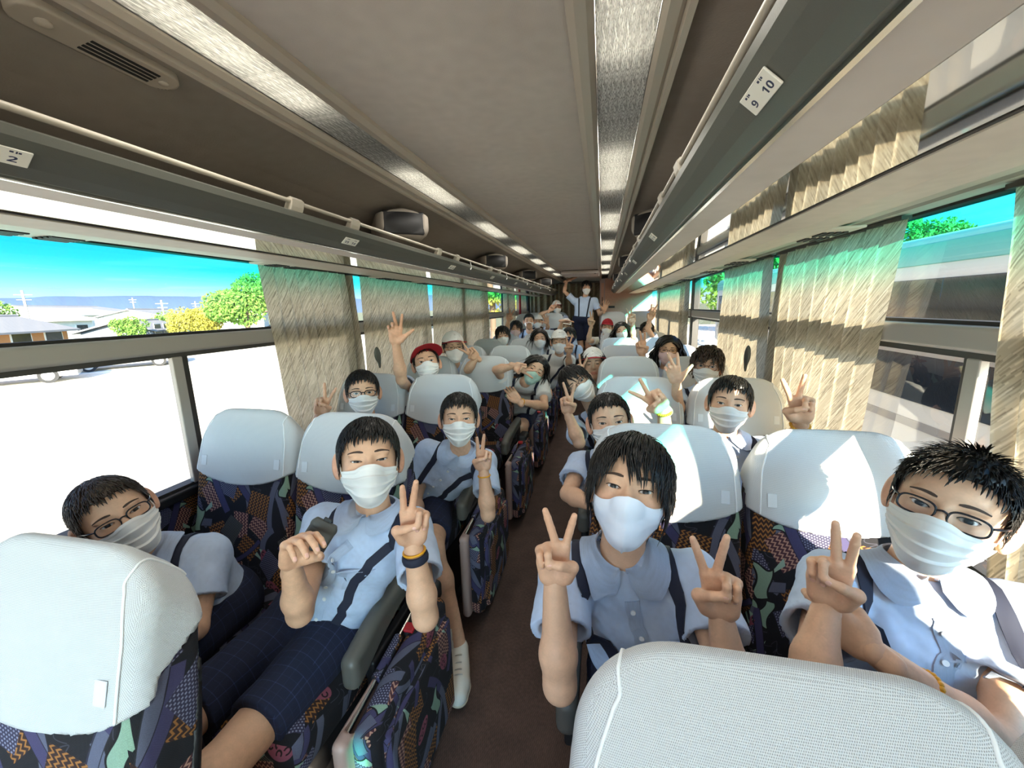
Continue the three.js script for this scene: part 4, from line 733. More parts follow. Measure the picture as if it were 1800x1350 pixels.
function person(o) {
  const lod = o.lod ?? 0, HB = [0.0082, 0.0115, 0.017][lod], HH = [0.0027, 0.0035, 0.0075][lod], HN = [0.003, 0.0046, 0.007][lod], HS = [0.0064, 0.009, 0.015][lod];
  const head = V(...o.head), to = CAM.clone().sub(head).normalize(), yaw = Math.atan2(to.x, to.z) + (o.dyaw ?? 0), pitch = -Math.asin(to.y) + (o.dpitch ?? 0), scale = o.scale ?? 1;
  const hm = new THREE.Matrix4().makeRotationFromEuler(new THREE.Euler(pitch, yaw, o.roll ?? 0, 'YXZ')).scale(V(scale, scale, scale)); hm.setPosition(head);
  const hp = (x, y, z) => V(x, y, z).applyMatrix4(hm);
  const pelvis = V(...o.pelvis), nb = o.neck ? V(...o.neck) : hp(0, -0.115, -0.03).add(V(0, -0.03, -0.012)), ty = o.ty ?? 0, tr = o.tr ?? 0;
  const D = V(Math.cos(ty) * Math.cos(tr), Math.sin(tr), -Math.sin(ty)).normalize(), Dh = V(Math.cos(ty * 0.5), 0, -Math.sin(ty * 0.5)), up = nb.clone().sub(pelvis).normalize(), fwd = V().crossVectors(D, up).normalize();
  const sc = nb.clone().addScaledVector(up, -0.05), shw = 0.142 * (o.broad ?? 1), sh = { R: o.shR ? V(...o.shR) : sc.clone().addScaledVector(D, -shw), L: o.shL ? V(...o.shL) : sc.clone().addScaledVector(D, shw) };
  const arms = {};
  for (const k of ['R', 'L']) {
    const s = k === 'R' ? -1 : 1, a = o[k] ?? {}, e = a.e ? V(...a.e) : sh[k].clone().add(V(s * 0.05, -0.22, 0.06)), w = a.w ? V(...a.w) : e.clone().add(V(-s * 0.1, -0.02, 0.19));
    const F = a.tip ? V(...a.tip).sub(w).normalize() : w.clone().sub(e).normalize().add(V(0, -0.2, 0)).normalize(), N = a.n ? V(...a.n) : a.tip ? CAM.clone().sub(w).normalize() : V(0, -1, 0);
    arms[k] = { e, w, F, N, pose: a.pose ?? 'relaxed', scale: a.scale ?? 0.9, hide: a.hide };
  }
  const hips = { R: pelvis.clone().addScaledVector(Dh, -0.078), L: pelvis.clone().addScaledVector(Dh, 0.078) }, legs = {};
  for (const k of ['R', 'L']) { const s = k === 'R' ? -1 : 1, q = o['leg' + k] ?? {}; const kn = q.k ? V(...q.k) : hips[k].clone().add(V(s * 0.03, 0.01, 0.4)), an = q.a ? V(...q.a) : V(kn.x, Math.max(0.09, kn.y - 0.38), kn.z - 0.03); legs[k] = { kn, an, toe: q.t ? V(...q.t) : an.clone().add(V(s * 0.02, -0.05, 0.15)) }; }
  const chest = nb.clone().lerp(pelvis, 0.36), belly = nb.clone().lerp(pelvis, 0.66);
  const T = [[chest.clone().addScaledVector(D, -0.064), chest.clone().addScaledVector(D, 0.064), 0.084], [belly.clone().addScaledVector(Dh, -0.052), belly.clone().addScaledVector(Dh, 0.052), 0.086], [pelvis.clone().addScaledVector(Dh, -0.062), pelvis.clone().addScaledVector(Dh, 0.062), 0.09], [sh.R, sc, 0.042, 0.05], [sc, sh.L, 0.05, 0.042]];
  const slim = o.slim ?? 1;
  const torso = (x, y, z, g) => { let d = 1e9; for (const q of T) d = smin(d, cone(x, y, z, q[0], q[1], q[2] * slim + g, (q[3] ?? q[2]) * slim + g), 0.055); return d; };
  const all = [...T.flatMap((q) => [q[0], q[1]]), head, ...Object.values(arms).flatMap((a) => [a.e, a.w]), ...Object.values(legs).flatMap((l) => [l.kn, l.an])];
  const lo = [0, 1, 2].map((i) => Math.min(...all.map((p) => p.getComponent(i))) - 0.14), hi = [0, 1, 2].map((i) => Math.max(...all.map((p) => p.getComponent(i))) + 0.14);
  const nk = hp(0, -0.06, -0.025), nr = 0.045;
  const limb = {}; for (const k of ['R', 'L']) limb[k] = { f: arms[k].e.clone().lerp(arms[k].w, 0.3), c: legs[k].kn.clone().lerp(legs[k].an, 0.32).add(V(0, 0, -0.012)) };
  const skin = (x, y, z) => {
    let d = torso(x, y, z, -0.012); d = smin(d, cone(x, y, z, nb, nk, nr + 0.004, nr), 0.03);
    for (const k of ['R', 'L']) {
      const a = arms[k], l = legs[k], f = limb[k].f;
      let m = cone(x, y, z, sh[k], a.e, 0.038, 0.029); m = smin(m, cone(x, y, z, a.e, f, 0.0285, 0.032), 0.014); m = smin(m, cone(x, y, z, f, a.w, 0.032, 0.0208), 0.02); d = smin(d, m, 0.03);
      let g = cone(x, y, z, hips[k], l.kn, 0.074, 0.05); const c = limb[k].c; g = smin(g, cone(x, y, z, l.kn, c, 0.047, 0.046), 0.03); g = smin(g, cone(x, y, z, c, l.an, 0.046, 0.032), 0.03); d = smin(d, g, 0.03);
    }
    return d;
  };
  const base = V(pelvis.x, o.floor ?? 0.0, pelvis.z), at = (g) => g.translate(-base.x, -base.y, -base.z);
  const P = thing('person', o.label, 'person', base.toArray());
  const skinMat = SKIN(o.skin ?? '#e6b999');
  const warm = (g) => { const n = g.attributes.position.count; if (!g.attributes.color) g.setAttribute('color', new THREE.BufferAttribute(new Float32Array(n * 3).fill(1), 3)); return g; };
  const bodyParts = [warm(netMesh(skin, lo, hi, HB)), headGeo(HH, o.open ?? 1).clone().applyMatrix4(hm)], nailParts = [];
  for (const k of ['R', 'L']) {
    const a = arms[k]; if (a.hide) continue;
    const z = a.N.clone().addScaledVector(a.F, -a.N.dot(a.F)).normalize(), x = V().crossVectors(a.F, z), m = new THREE.Matrix4().makeBasis(x, a.F, z).scale(V(a.scale, a.scale, a.scale)); m.setPosition(a.w);
    const [hg, ng] = handGeo(a.pose, HN, k === 'L'); bodyParts.push(hg.clone().applyMatrix4(m)); if (lod < 2) nailParts.push(ng.clone().applyMatrix4(m));
    a.m = m;
  }
  const bodyGeo = at(boxUV(merge(bodyParts)));
  const body = part('body', bodyGeo, skinMat, P);
  if (nailParts.length) part('fingernails', at(merge(nailParts)), W.nail, body);
  // shirt with hollow short sleeves
  const wall = lod ? 0.015 : 0.013;
  const shirt = (x, y, z) => {
    let d = torso(x, y, z, 0.008);
    const wr = lod < 2 ? 0.0055 * noise(x * 13 + y * 5, y * 7 + x * 9, z * 15) + 0.003 * noise(x * 34 + y * 26, y * 18 - x * 9, z * 34) : 0;
    for (const k of ['R', 'L']) {
      const a = arms[k], L = a.e.distanceTo(sh[k]), ax = (a.e.x - sh[k].x) / L, ay = (a.e.y - sh[k].y) / L, az = (a.e.z - sh[k].z) / L, cut = (o.sleeve ?? 0.6) * L, t = (x - sh[k].x) * ax + (y - sh[k].y) * ay + (z - sh[k].z) * az;
      let s = cone(x, y, z, sh[k], a.e, 0.052, 0.068); const inner = cone(x, y, z, sh[k], a.e, 0.052 - wall, 0.068 - wall);
      s = Math.max(s, t - cut); if (lod < 2) s = Math.max(s, -Math.max(inner, cut * 0.72 - t));
      d = smin(d, s, 0.03);
    }
    return d + wr;
  };
  const shirtClip = (x, y, z) => { const u = (x - pelvis.x) * up.x + (y - pelvis.y) * up.y + (z - pelvis.z) * up.z; return Math.max(shirt(x, y, z), -u - 0.02); };
  const shirtMat = o.warm ? W.shirtWarmLit : W.shirt;
  const sg = part('shirt', at(boxUV(netMesh(shirtClip, lo, hi, HS))), shirtMat, P);
  const smoothShirt = shirt;
  if (lod < 2 || o.collar) { // collar leaves
    for (const s of [-1, 1]) { const g = []; for (let j = 0; j <= 8; j++) { const v = j / 8, row = []; for (let i = 0; i <= 22; i++) { const q = i / 22, a = s * lerp(0.13, Math.PI, q), rad = D.clone().multiplyScalar(Math.sin(a)).addScaledVector(fwd, Math.cos(a)), w = lerp(0.07, 0.042, smooth(0, 0.5, q)) * (q < 0.16 ? Math.sqrt(clamp(1 - ((0.16 - q) / 0.17) ** 2, 0.02, 1)) : 1), p = nb.clone().addScaledVector(up, 0.034 - 0.02 * smooth(0.5, 0, q)).addScaledVector(rad, 0.05 + w * v).addScaledVector(up, -v * w * 0.75); let e = p.toArray(); if (v > 0.15) e = settle(smoothShirt, e, lerp(0.02, 0.011, v), 3); row.push(s < 0 ? e : e); } g.push(s > 0 ? row : row.slice().reverse()); } part('collar', at(sheet(g.reverse(), 0.004)), shirtMat, sg); }
  }
  if (lod < 2) {
    const front = (t, lat) => nb.clone().lerp(pelvis, t).addScaledVector(fwd, 0.13).addScaledVector(D, lat).toArray();
    part('placket', at(ribbon(smoothShirt, [front(0.1, 0), front(0.3, 0), front(0.55, 0), front(0.82, 0)], 0.03, 0.002, 0.003)), shirtMat, sg);
    for (let k = 0; k < 5; k++) { const p = settle(smoothShirt, front(0.16 + k * 0.155, 0), 0.0035), G = gradient(smoothShirt, ...p, 0.006), b = new THREE.CylinderGeometry(0.0052, 0.0056, 0.0022, 16).applyQuaternion(new THREE.Quaternion().setFromUnitVectors(V(0, 1, 0), V(G[0], G[1], G[2]))).translate(...p); part('button', at(b), W.button, sg); }
    if (lod < 1) { const g = []; for (let j = 0; j <= 6; j++) { const row = []; for (let i = 0; i <= 6; i++) { row.push(settle(smoothShirt, front(0.34 + 0.18 * (1 - j / 6), 0.045 + 0.07 * i / 6), 0.003, 5)); } g.push(row); } part('pocket', at(sheet(g, 0.003)), shirtMat, sg); }
  }
  if (!o.noStraps) for (const s of [-1, 1]) {
    const w = lod < 2 ? 0.027 : 0.024, a = (t, lat, f) => nb.clone().lerp(pelvis, t).addScaledVector(D, s * lat).addScaledVector(fwd, f);
    part('suspender', at(ribbon(smoothShirt, [a(0.3, 0.07, -0.13), a(0.04, 0.092, -0.06), a(-0.02, 0.095, 0.0), a(0.06, 0.096, 0.07), a(0.2, 0.093, 0.12), a(0.45, 0.086, 0.135), a(0.7, 0.078, 0.14), a(0.94, 0.07, 0.14)], w, 0.0045, 0.003)), W.strap, P);
  }
  const waist = [-1, 1].map((s) => pelvis.clone().addScaledVector(Dh, s * 0.064).addScaledVector(up, 0.03));
  const shortsF = (x, y, z) => {
    let d = cone(x, y, z, waist[0], waist[1], 0.106 * slim, 0.106 * slim); const u = (x - pelvis.x) * up.x + (y - pelvis.y) * up.y + (z - pelvis.z) * up.z; d = smax(d, u - 0.07, 0.01);
    for (const k of ['R', 'L']) { const l = legs[k], L = l.kn.distanceTo(hips[k]), t = ((x - hips[k].x) * (l.kn.x - hips[k].x) + (y - hips[k].y) * (l.kn.y - hips[k].y) + (z - hips[k].z) * (l.kn.z - hips[k].z)) / L, q = Math.max(cone(x, y, z, hips[k], l.kn, 0.087, 0.072), t - L * 0.74); d = smin(d, q, 0.025); }
    return d + (lod < 2 ? 0.004 * noise(x * 14, y * 14, z * 14) : 0);
  };
  part('shorts', at(boxUV(netMesh(shortsF, lo, hi, [0.011, 0.016, 0.022][lod]))), W.shorts, P);
  if (o.shoes) for (const k of ['R', 'L']) {
    const l = legs[k], d = l.toe.clone().sub(l.an).setY(0).normalize(), heel = l.an.clone().addScaledVector(d, -0.035).setY(l.an.y - 0.045), ball = l.an.clone().addScaledVector(d, 0.11).setY(l.an.y - 0.05), toe = l.an.clone().addScaledVector(d, 0.155).setY(l.an.y - 0.055), fl = l.an.y - 0.085;
    const tongue = l.an.clone().addScaledVector(d, 0.06).setY(l.an.y - 0.035);
    const f = (x, y, z) => { let e = cone(x, y, z, heel, ball, 0.036, 0.04); e = smin(e, cone(x, y, z, ball, toe, 0.04, 0.033), 0.02); e = smin(e, cone(x, y, z, l.an, tongue, 0.038, 0.034), 0.025); return Math.max(e, fl - y); };
    const b0 = [0, 1, 2].map((i) => Math.min(heel.getComponent(i), toe.getComponent(i)) - 0.07), b1 = [0, 1, 2].map((i) => Math.max(heel.getComponent(i), toe.getComponent(i), l.an.getComponent(i)) + 0.07);
    const shoe = part('shoe', at(netMesh(f, b0, b1, 0.006)), W.shoe, P); part('sole', at(netMesh((x, y, z) => Math.max(f(x, y, z) - 0.004, y - fl - 0.02), b0, b1, 0.006)), W.sole, shoe);
    const laces = []; for (let q = 0; q < 4; q++) { const c = l.an.clone().addScaledVector(d, 0.055 + q * 0.02), sd = V(d.z, 0, -d.x); laces.push(tube([-1, 0, 1].map((m) => V(...settle(f, c.clone().addScaledVector(sd, m * 0.02).setY(l.an.y + 0.03 - q * 0.008).toArray(), 0.002))), 0.0025, 8, 5)); } part('laces', at(merge(laces)), W.sock, shoe);
    const foot = l.an.clone().add(V(0, -0.04, 0)); part('sock', at(netMesh((x, y, z) => Math.max(cone(x, y, z, foot, l.kn, 0.038, 0.05), y - l.an.y - 0.1), [l.an.x - 0.08, l.an.y - 0.08, l.an.z - 0.08], [l.an.x + 0.08, l.an.y + 0.13, l.an.z + 0.08], 0.007)), W.sock, P);
  }
  // head-borne things
  const H = (g) => at(g.clone().applyMatrix4(hm));
  if (o.hair !== 'none') part('hair', H(hairGeo(o.hair ?? 'neat', lod, o.seed ?? 1)), W[o.hairMat ?? 'hair'], P);
  for (const s of [-1, 1]) {
    if (HH < 0.0036) {
      const look = o.gaze ?? [0, 0]; part('eye', H(eyeBall(lod, look).translate(s * HK.eyeX, HK.eyeY, HK.eyeZ)), W.eye, P);
      const op = (o.open ?? 1) * 0.0042, pts = []; for (let i = 0; i <= 8; i++) { const t = lerp(-1, 1, i / 8), x = s * (HK.eyeX + t * 0.0142), y = HK.eyeY + t * 0.0016 + op * Math.sqrt(Math.max(0, 1 - t * t)) + 0.0006; pts.push(V(...trace(plainHead, [x, y, 0], [0, 0, 1], 0.14, 0.0004))); } part('eyelash', H(tube(pts, 0.00085, 16, 5)), W.lash, P);
    } else part('eye', H(new THREE.SphereGeometry(1, 12, 8).scale(0.0125, 0.0036 * (o.open ?? 1), 0.004).translate(s * HK.eyeX, HK.eyeY, HK.eyeZ + 0.0118)), W.darkEye, P);
    const bg = [0, 1].map((j) => Array.from({ length: 9 }, (_, i) => { const t = i / 8, x = s * lerp(0.014, 0.052, t), y = 0.0255 + 0.0045 * Math.sin(t * 2.6) - 0.003 * t + (j ? 1 : -1) * 0.0036 * (1 - 0.7 * t) * (0.45 + 0.55 * smooth(0, 0.2, t)); return trace(plainHead, [x, y, 0], [0, 0, 1], 0.14, 0.0012); })); part('eyebrow', H(sheet(s > 0 ? bg : bg.map((r) => r.slice().reverse()), 0.0012)), W.brow, P);
  }
  if (o.mask !== null) { const [mg, lg] = maskGeo(o.mask ?? 'pleat', lod); const m = part('face_mask', H(mg), W[o.maskMat ?? 'mask'], P); part('ear_loops', H(lg), W[o.maskMat ?? 'mask'], m); }
  if (o.glasses) { const [rg, lg] = glassesGeo(o.glasses, lod); const g = part('glasses', H(rg), o.glasses === 'full' ? W.frame : W.frameThin, P); part('lenses', H(lg), W.lens, g); }
  if (o.cap) { const cm = hm.clone().multiply(new THREE.Matrix4().makeRotationFromEuler(new THREE.Euler(o.capTilt?.[0] ?? 0, o.capTilt?.[1] ?? 0, o.capTilt?.[2] ?? 0))), q = capParts[lod < 2 ? 0 : 1], C = (g) => at(g.clone().applyMatrix4(cm)); const c = part('cap', C(q[0]), o.cap === 'red' ? W.capRed : W.capWhite, P); part('brim', C(q[1]), o.brim === 'white' ? W.capWhite : W.capRed, c); part('top_button', C(q[2]), o.cap === 'red' ? W.capRed : W.capWhite, c); }
  for (const b of o.bands ?? []) { const a = arms[b.arm], ax = a.w.clone().sub(a.e).normalize(), c = a.w.clone().addScaledVector(ax, -(b.back ?? 0.02)), q = new THREE.Quaternion().setFromUnitVectors(V(0, 0, 1), ax); const g = b.beads ? merge(Array.from({ length: 22 }, (_, i) => new THREE.SphereGeometry(0.0052, 8, 6).translate(Math.cos(i / 22 * 6.283) * 0.0262, Math.sin(i / 22 * 6.283) * 0.0262, 0))) : new THREE.TorusGeometry(b.wide ? 0.0262 : 0.0248, b.wide ? 0.005 : 0.003, 8, 32).scale(1, 1, b.wide ? 2.2 : 1); part(b.name ?? 'bracelet', at(g.applyQuaternion(q).translate(c.x, c.y, c.z)), W[b.mat ?? 'gold'], P); }
  return { P, arms, at };
}

const PEOPLE = [
  { label: 'boy with a smooth white mask and long fringe, making V signs with both hands', lod: 0, seed: 1, head: [0.4088, 1.058, -0.8363], roll: -0.09, dpitch: -0.02, pelvis: [0.5, 0.5, -0.92], hair: 'mop', hairMat: 'hairBlack', mask: 'cloth', maskMat: 'maskBlue', open: 0.8, R: { e: [0.2801, 0.7634, -0.6219], w: [0.2676, 0.9536, -0.6564], tip: [0.26, 1.0837, -0.6489], pose: 'v', scale: 0.84 }, L: { e: [0.5824, 0.7832, -0.6529], w: [0.5608, 0.9067, -0.6827], tip: [0.5521, 1.0728, -0.682], pose: 'v', scale: 0.88 }, ty: 0.05 },
  { label: 'boy with black-framed glasses and pleated mask at the right edge, V sign', lod: 0, seed: 2, head: [0.9915, 1.0554, -0.8604], roll: -0.16, dpitch: 0.1, dyaw: -0.06, pelvis: [1.0, 0.5, -0.82], hair: 'spiky', hairMat: 'hair', glasses: 'full', open: 1.0, ty: -0.18, R: { e: [0.692, 0.8277, -0.6449], w: [0.7399, 0.9293, -0.7175], tip: [0.7355, 1.0938, -0.728], pose: 'vtight', scale: 0.88 }, L: { e: [1.0028, 0.7225, -0.695], w: [0.7966, 0.8763, -0.6835], tip: [0.7427, 0.8939, -0.7425], pose: 'relaxed', scale: 0.85, n: [0, -0.2, -1] }, bands: [{ arm: 'L', back: 0.1, beads: 1 }] },
  { label: 'boy on the left holding a grey pouch and making a V sign, dark wristband', lod: 0, seed: 3, head: [-0.3048, 1.0273, -0.9702], scale: 1.04, roll: -0.05, pelvis: [-0.5, 0.5, -0.93], hair: 'neat', hairMat: 'hairBlack', open: 0.55, ty: 0.1, R: { e: [-0.3684, 0.7297, -0.7181], w: [-0.3383, 0.8918, -0.6837], tip: [-0.2807, 1.015, -0.6688], pose: 'pinch', scale: 0.9, n: [0.75, 0.1, 0.35] }, L: { e: [-0.0579, 0.7275, -0.7675], w: [-0.0767, 0.9205, -0.7699], tip: [-0.0532, 1.0902, -0.7773], pose: 'vtight', scale: 0.9 }, legR: { k: [-0.63, 0.5, -0.5], a: [-0.63, 0.12, -0.46] }, legL: { k: [-0.44, 0.5, -0.5], a: [-0.42, 0.12, -0.46] }, bands: [{ arm: 'L', back: 0.02 }, { arm: 'L', back: 0.036, wide: 1, mat: 'strap', name: 'wristband' }], shoes: 1 },
  { label: 'boy with glasses and brown hair leaning towards the left window behind the front seat', lod: 0, seed: 4, head: [-0.9755, 0.904, -0.7611], roll: 0.33, dyaw: 0.12, dpitch: 0.1, pelvis: [-0.93, 0.5, -0.93], hair: 'crop', hairMat: 'hairBrown', glasses: 'full', open: 0.9, ty: 0.3, tr: 0.12, L: { e: [-0.7538, 0.591, -0.7492], w: [-0.7114, 0.6521, -0.5933] }, R: {  } },
  { label: 'boy in the third-row left aisle seat with slanting shoulder straps and a V sign', lod: 1, seed: 5, head: [-0.2803, 0.9612, -1.6472], roll: -0.03, pelvis: [-0.55, 0.5, -1.78], hair: 'neat', hairMat: 'hairBlack', open: 0.8, tr: -0.12, L: { e: [-0.1102, 0.5993, -1.4823], w: [-0.1264, 0.7939, -1.496], tip: [-0.1137, 0.9565, -1.4996], pose: 'vtight', scale: 0.88 }, R: {  }, legL: { k: [-0.33, 0.47, -1.38], a: [-0.2, 0.1, -1.3], t: [-0.15, 0.04, -1.15] }, legR: { k: [-0.6, 0.48, -1.38], a: [-0.6, 0.1, -1.36] }, bands: [{ arm: 'L', back: 0.025 }], shoes: 1 },
  { label: 'boy with rectangular glasses in the third-row left window seat, V sign beside the curtain', lod: 1, seed: 6, head: [-0.8686, 1.0329, -1.8149], roll: 0, pelvis: [-0.985, 0.5, -1.8], hair: 'neat', hairMat: 'hairBlack', glasses: 'full', R: { e: [-0.9864, 0.8679, -1.5651], w: [-0.9481, 0.9841, -1.5759], tip: [-0.9153, 1.0877, -1.5828], pose: 'v', scale: 0.86 }, L: {  } },
  { label: 'boy in the third-row right aisle seat with a raised hand and beaded bracelet', lod: 1, seed: 7, head: [0.3827, 0.9875, -1.5928], roll: 0.12, dpitch: 0.02, dyaw: 0.05, pelvis: [0.48, 0.5, -1.72], hair: 'crop', hairMat: 'hairBlack', open: 0.9, ty: -0.05, L: { e: [0.6078, 0.8576, -1.6132], w: [0.5758, 1.072, -1.5436], tip: [0.4587, 1.2066, -1.4599], pose: 'v', scale: 0.95, n: [0.1, -0.2, 1] }, R: { e: [0.2262, 0.7381, -1.4505], w: [0.33, 0.752, -1.3411] }, bands: [{ arm: 'L', back: 0.02, beads: 1 }] },
  { label: 'boy in the third-row right window seat, V sign and beaded bracelet against the sunny curtain', lod: 1, seed: 8, head: [0.8741, 1.0292, -1.7882], roll: -0.06, pelvis: [1.0, 0.5, -1.75], hair: 'neat', hairMat: 'hairBlack', open: 0.9, L: { e: [0.9983, 0.8901, -1.5206], w: [0.9862, 1.0679, -1.4275], tip: [0.9457, 1.256, -1.3717], pose: 'v', scale: 0.96 }, R: {  }, bands: [{ arm: 'L', back: 0.02, beads: 1 }] },
  { label: 'boy in a red cap holding his arm straight up beside the left curtain', lod: 1, seed: 9, head: [-0.7402, 1.1121, -2.3334], roll: 0.12, dpitch: -0.25, pelvis: [-0.96, 0.5, -2.65], hair: 'crop', cap: 'red', capTilt: [-0.35, 0.3, 0.1], R: { e: [-0.7299, 1.0777, -1.9782], w: [-0.7034, 1.2857, -1.8998], tip: [-0.6771, 1.458, -1.8562], pose: 'three', scale: 0.95 }, L: {  }, collar: 1 },
  { label: 'child with thin glasses leaning into the aisle, head tipped right, V sign', lod: 1, seed: 10, head: [0.2134, 1.002, -2.3212], roll: 0.75, dpitch: 0, pelvis: [0.42, 0.5, -2.62], hair: 'mop', glasses: 'thin', neck: [0.3199, 0.8119, -2.3741], tr: 0.35, R: { e: [0.243, 0.781, -1.9327], w: [0.1847, 0.9283, -1.9484], tip: [0.172, 1.0739, -1.9324], pose: 'v', scale: 0.9 }, L: {  } },
  { label: 'person with round glasses and wavy dark hair in the fourth-row right window seat, open hand', lod: 1, seed: 11, head: [0.9716, 1.07, -2.6037], roll: -0.08, pelvis: [0.98, 0.5, -2.6], hair: 'curly', hairMat: 'hairBrown', glasses: 'round', R: { e: [0.7355, 0.875, -2.1157], w: [0.7017, 1.0797, -2.0229], tip: [0.6562, 1.2168, -1.9873], pose: 'three', scale: 0.9 }, L: {  } },
  { label: 'child in a white cap with red brim and glasses, leaning at the left curtain', lod: 2, seed: 12, head: [-0.8123, 1.1483, -3.0038], roll: 0.0, dyaw: 0.2, pelvis: [-0.93, 0.5, -3.45], hair: 'neat', cap: 'white', glasses: 'thin', maskMat: 'mask', L: { e: [-0.6372, 1.0037, -2.8202], w: [-0.5566, 1.1006, -2.8054], tip: [-0.6071, 1.1733, -2.756], pose: 'v', scale: 0.95 }, R: {  } },
  { label: 'sunlit child in a pale green mask leaning out of the left aisle seats, bent arm', lod: 2, seed: 13, head: [-0.1536, 0.9686, -3.0153], roll: -0.55, pelvis: [-0.38, 0.5, -3.4], hair: 'long', maskMat: 'maskGreen', warm: 1, neck: [-0.2239, 0.8853, -2.9747], R: { e: [-0.4152, 1.0059, -2.8191], w: [-0.2588, 1.0458, -2.7581], tip: [-0.1188, 1.0143, -2.7316], pose: 'v', scale: 0.95 }, L: { e: [-0.0542, 0.7444, -2.7977], w: [-0.2066, 0.8164, -2.6205], tip: [-0.2537, 0.8793, -2.6221], pose: 'relaxed' }, bands: [{ arm: 'L', back: 0.03 }] },
  { label: 'smiling girl without a mask in a white cap with red brim, leaning into the aisle', lod: 2, seed: 14, head: [0.2846, 1.0052, -3.1206], roll: 0.1, pelvis: [0.42, 0.5, -3.4], hair: 'long', cap: 'white', mask: null, warm: 1, R: { e: [0.1987, 0.8354, -2.8732], w: [0.1835, 0.9584, -2.8417], tip: [0.1961, 1.0768, -2.8157], pose: 'v', scale: 0.95 }, L: {  } },
  { label: 'person with glasses and parted dark hair, fifth-row right window seat, V sign', lod: 2, seed: 15, head: [0.8663, 1.0833, -3.3683], roll: -0.08, pelvis: [0.97, 0.5, -3.45], hair: 'long', glasses: 'thin', R: { e: [0.6599, 0.9282, -3.101], w: [0.6355, 1.0946, -3.076], tip: [0.6118, 1.2517, -3.0493], pose: 'vtight', scale: 1.0 }, L: {  }, maskMat: 'maskPink' },
  { label: 'child in a plain white cap leaning out beside the left aisle seats, small V sign', lod: 2, seed: 16, head: [-0.0912, 1.0828, -4.1998], roll: 0.0, pelvis: [-0.36, 0.5, -4.3], hair: 'neat', cap: 'white', brim: 'white', warm: 1, L: { e: [0.0267, 0.8838, -3.9923], w: [0.0328, 1.0075, -3.9136], tip: [0.0513, 1.11, -3.8857], pose: 'v', scale: 1.0 }, R: {  } },
  { label: 'dark-haired person half hidden behind the sixth-row left aisle headrest', lod: 2, seed: 17, head: [-0.3662, 1.0835, -4.6597], roll: 0.0, pelvis: [-0.5, 0.5, -4.95], hair: 'long', warm: 1, R: {  }, L: {  } },
  { label: 'child with fringe behind the sixth-row left window headrest', lod: 2, seed: 18, head: [-0.8279, 1.1168, -4.7178], roll: 0.1, pelvis: [-0.95, 0.5, -5.1], hair: 'mop', warm: 1, R: {  }, L: {  } },
  { label: 'child in a rose mask with one arm up by the rear left window gap', lod: 2, seed: 19, head: [-0.8534, 1.1484, -5.6057], roll: -0.1, pelvis: [-0.95, 0.5, -5.95], hair: 'mop', maskMat: 'maskPink', R: { e: [-0.9131, 1.1594, -5.2944], w: [-0.87, 1.2981, -5.227], tip: [-0.8344, 1.4101, -5.1527], pose: 'v', scale: 1.05 }, L: {  } },
  { label: 'short-haired child in the rear left window seats, hand held to the mouth', lod: 2, seed: 20, head: [-0.7803, 1.2343, -6.2655], roll: 0, pelvis: [-0.95, 0.62, -6.75], hair: 'crop', L: { e: [-0.6582, 1.0248, -6.057], w: [-0.7107, 1.1317, -6.0138], tip: [-0.7282, 1.2023, -5.9715], pose: 'relaxed', scale: 1.0 }, R: {  }, neck: [-0.78, 1.0748, -6.248] },
  { label: 'child in a small white cap half hidden behind a rear left headrest, hand raised', lod: 2, seed: 21, head: [-0.7594, 1.1962, -6.9937], roll: 0, pelvis: [-0.85, 0.75, -7.2], hair: 'neat', cap: 'white', brim: 'white', L: { e: [-0.5311, 1.1137, -6.6256], w: [-0.5281, 1.192, -6.5373], tip: [-0.5434, 1.3134, -6.4532], pose: 'open', scale: 1.05 }, R: {  } },
  { label: 'child shading the eyes with a bent arm beside the aisle at the rear left', lod: 2, seed: 22, head: [-0.2, 1.142, -6.1703], roll: -0.15, pelvis: [-0.4, 0.5, -6.4], hair: 'neat', cap: 'white', brim: 'white', R: { e: [-0.2623, 1.1021, -5.8492], w: [-0.2146, 1.251, -5.7849], tip: [-0.0798, 1.2514, -5.7112], pose: 'open', scale: 1.05, n: [0, -1, 0.3] }, L: {  } },
  { label: 'person in a dark blue mask seated low in the shade of the aisle', lod: 2, seed: 23, head: [-0.0906, 1.0483, -5.5503], roll: 0, pelvis: [-0.33, 0.45, -5.9], hair: 'mop', hairMat: 'hairBlack', maskMat: 'maskDark', R: {  }, L: {  } },
  { label: 'child in a red-brimmed cap saluting on the raised rear seats', lod: 2, seed: 24, head: [-0.4658, 1.4317, -7.4194], roll: 0.1, pelvis: [-0.5, 0.78, -7.65], hair: 'neat', cap: 'white', R: { e: [-0.7247, 1.3223, -7.0403], w: [-0.5471, 1.3877, -6.9892], tip: [-0.4907, 1.4637, -7.017], pose: 'vtight', scale: 1.05 }, L: {  } },
  { label: 'child in a red cap at the rear right, arm raised into the aisle', lod: 2, seed: 25, head: [0.4182, 1.1231, -6.2014], roll: -0.1, pelvis: [0.48, 0.5, -6.2], hair: 'neat', cap: 'red', R: { e: [0.1625, 0.9714, -5.607], w: [0.1999, 1.1913, -5.5543], tip: [0.1838, 1.3367, -5.527], pose: 'vtight', scale: 1.1 }, L: {  }, warm: 1 },
  { label: 'dark-haired person behind the sixth-row right aisle headrest, V sign held high', lod: 2, seed: 26, head: [0.5924, 1.1184, -5.2996], roll: 0, pelvis: [0.6, 0.5, -5.3], hair: 'long', L: { e: [0.7135, 1.0732, -5.0216], w: [0.6964, 1.2461, -4.9472], tip: [0.677, 1.4052, -4.9219], pose: 'v', scale: 1.1 }, R: {  } },
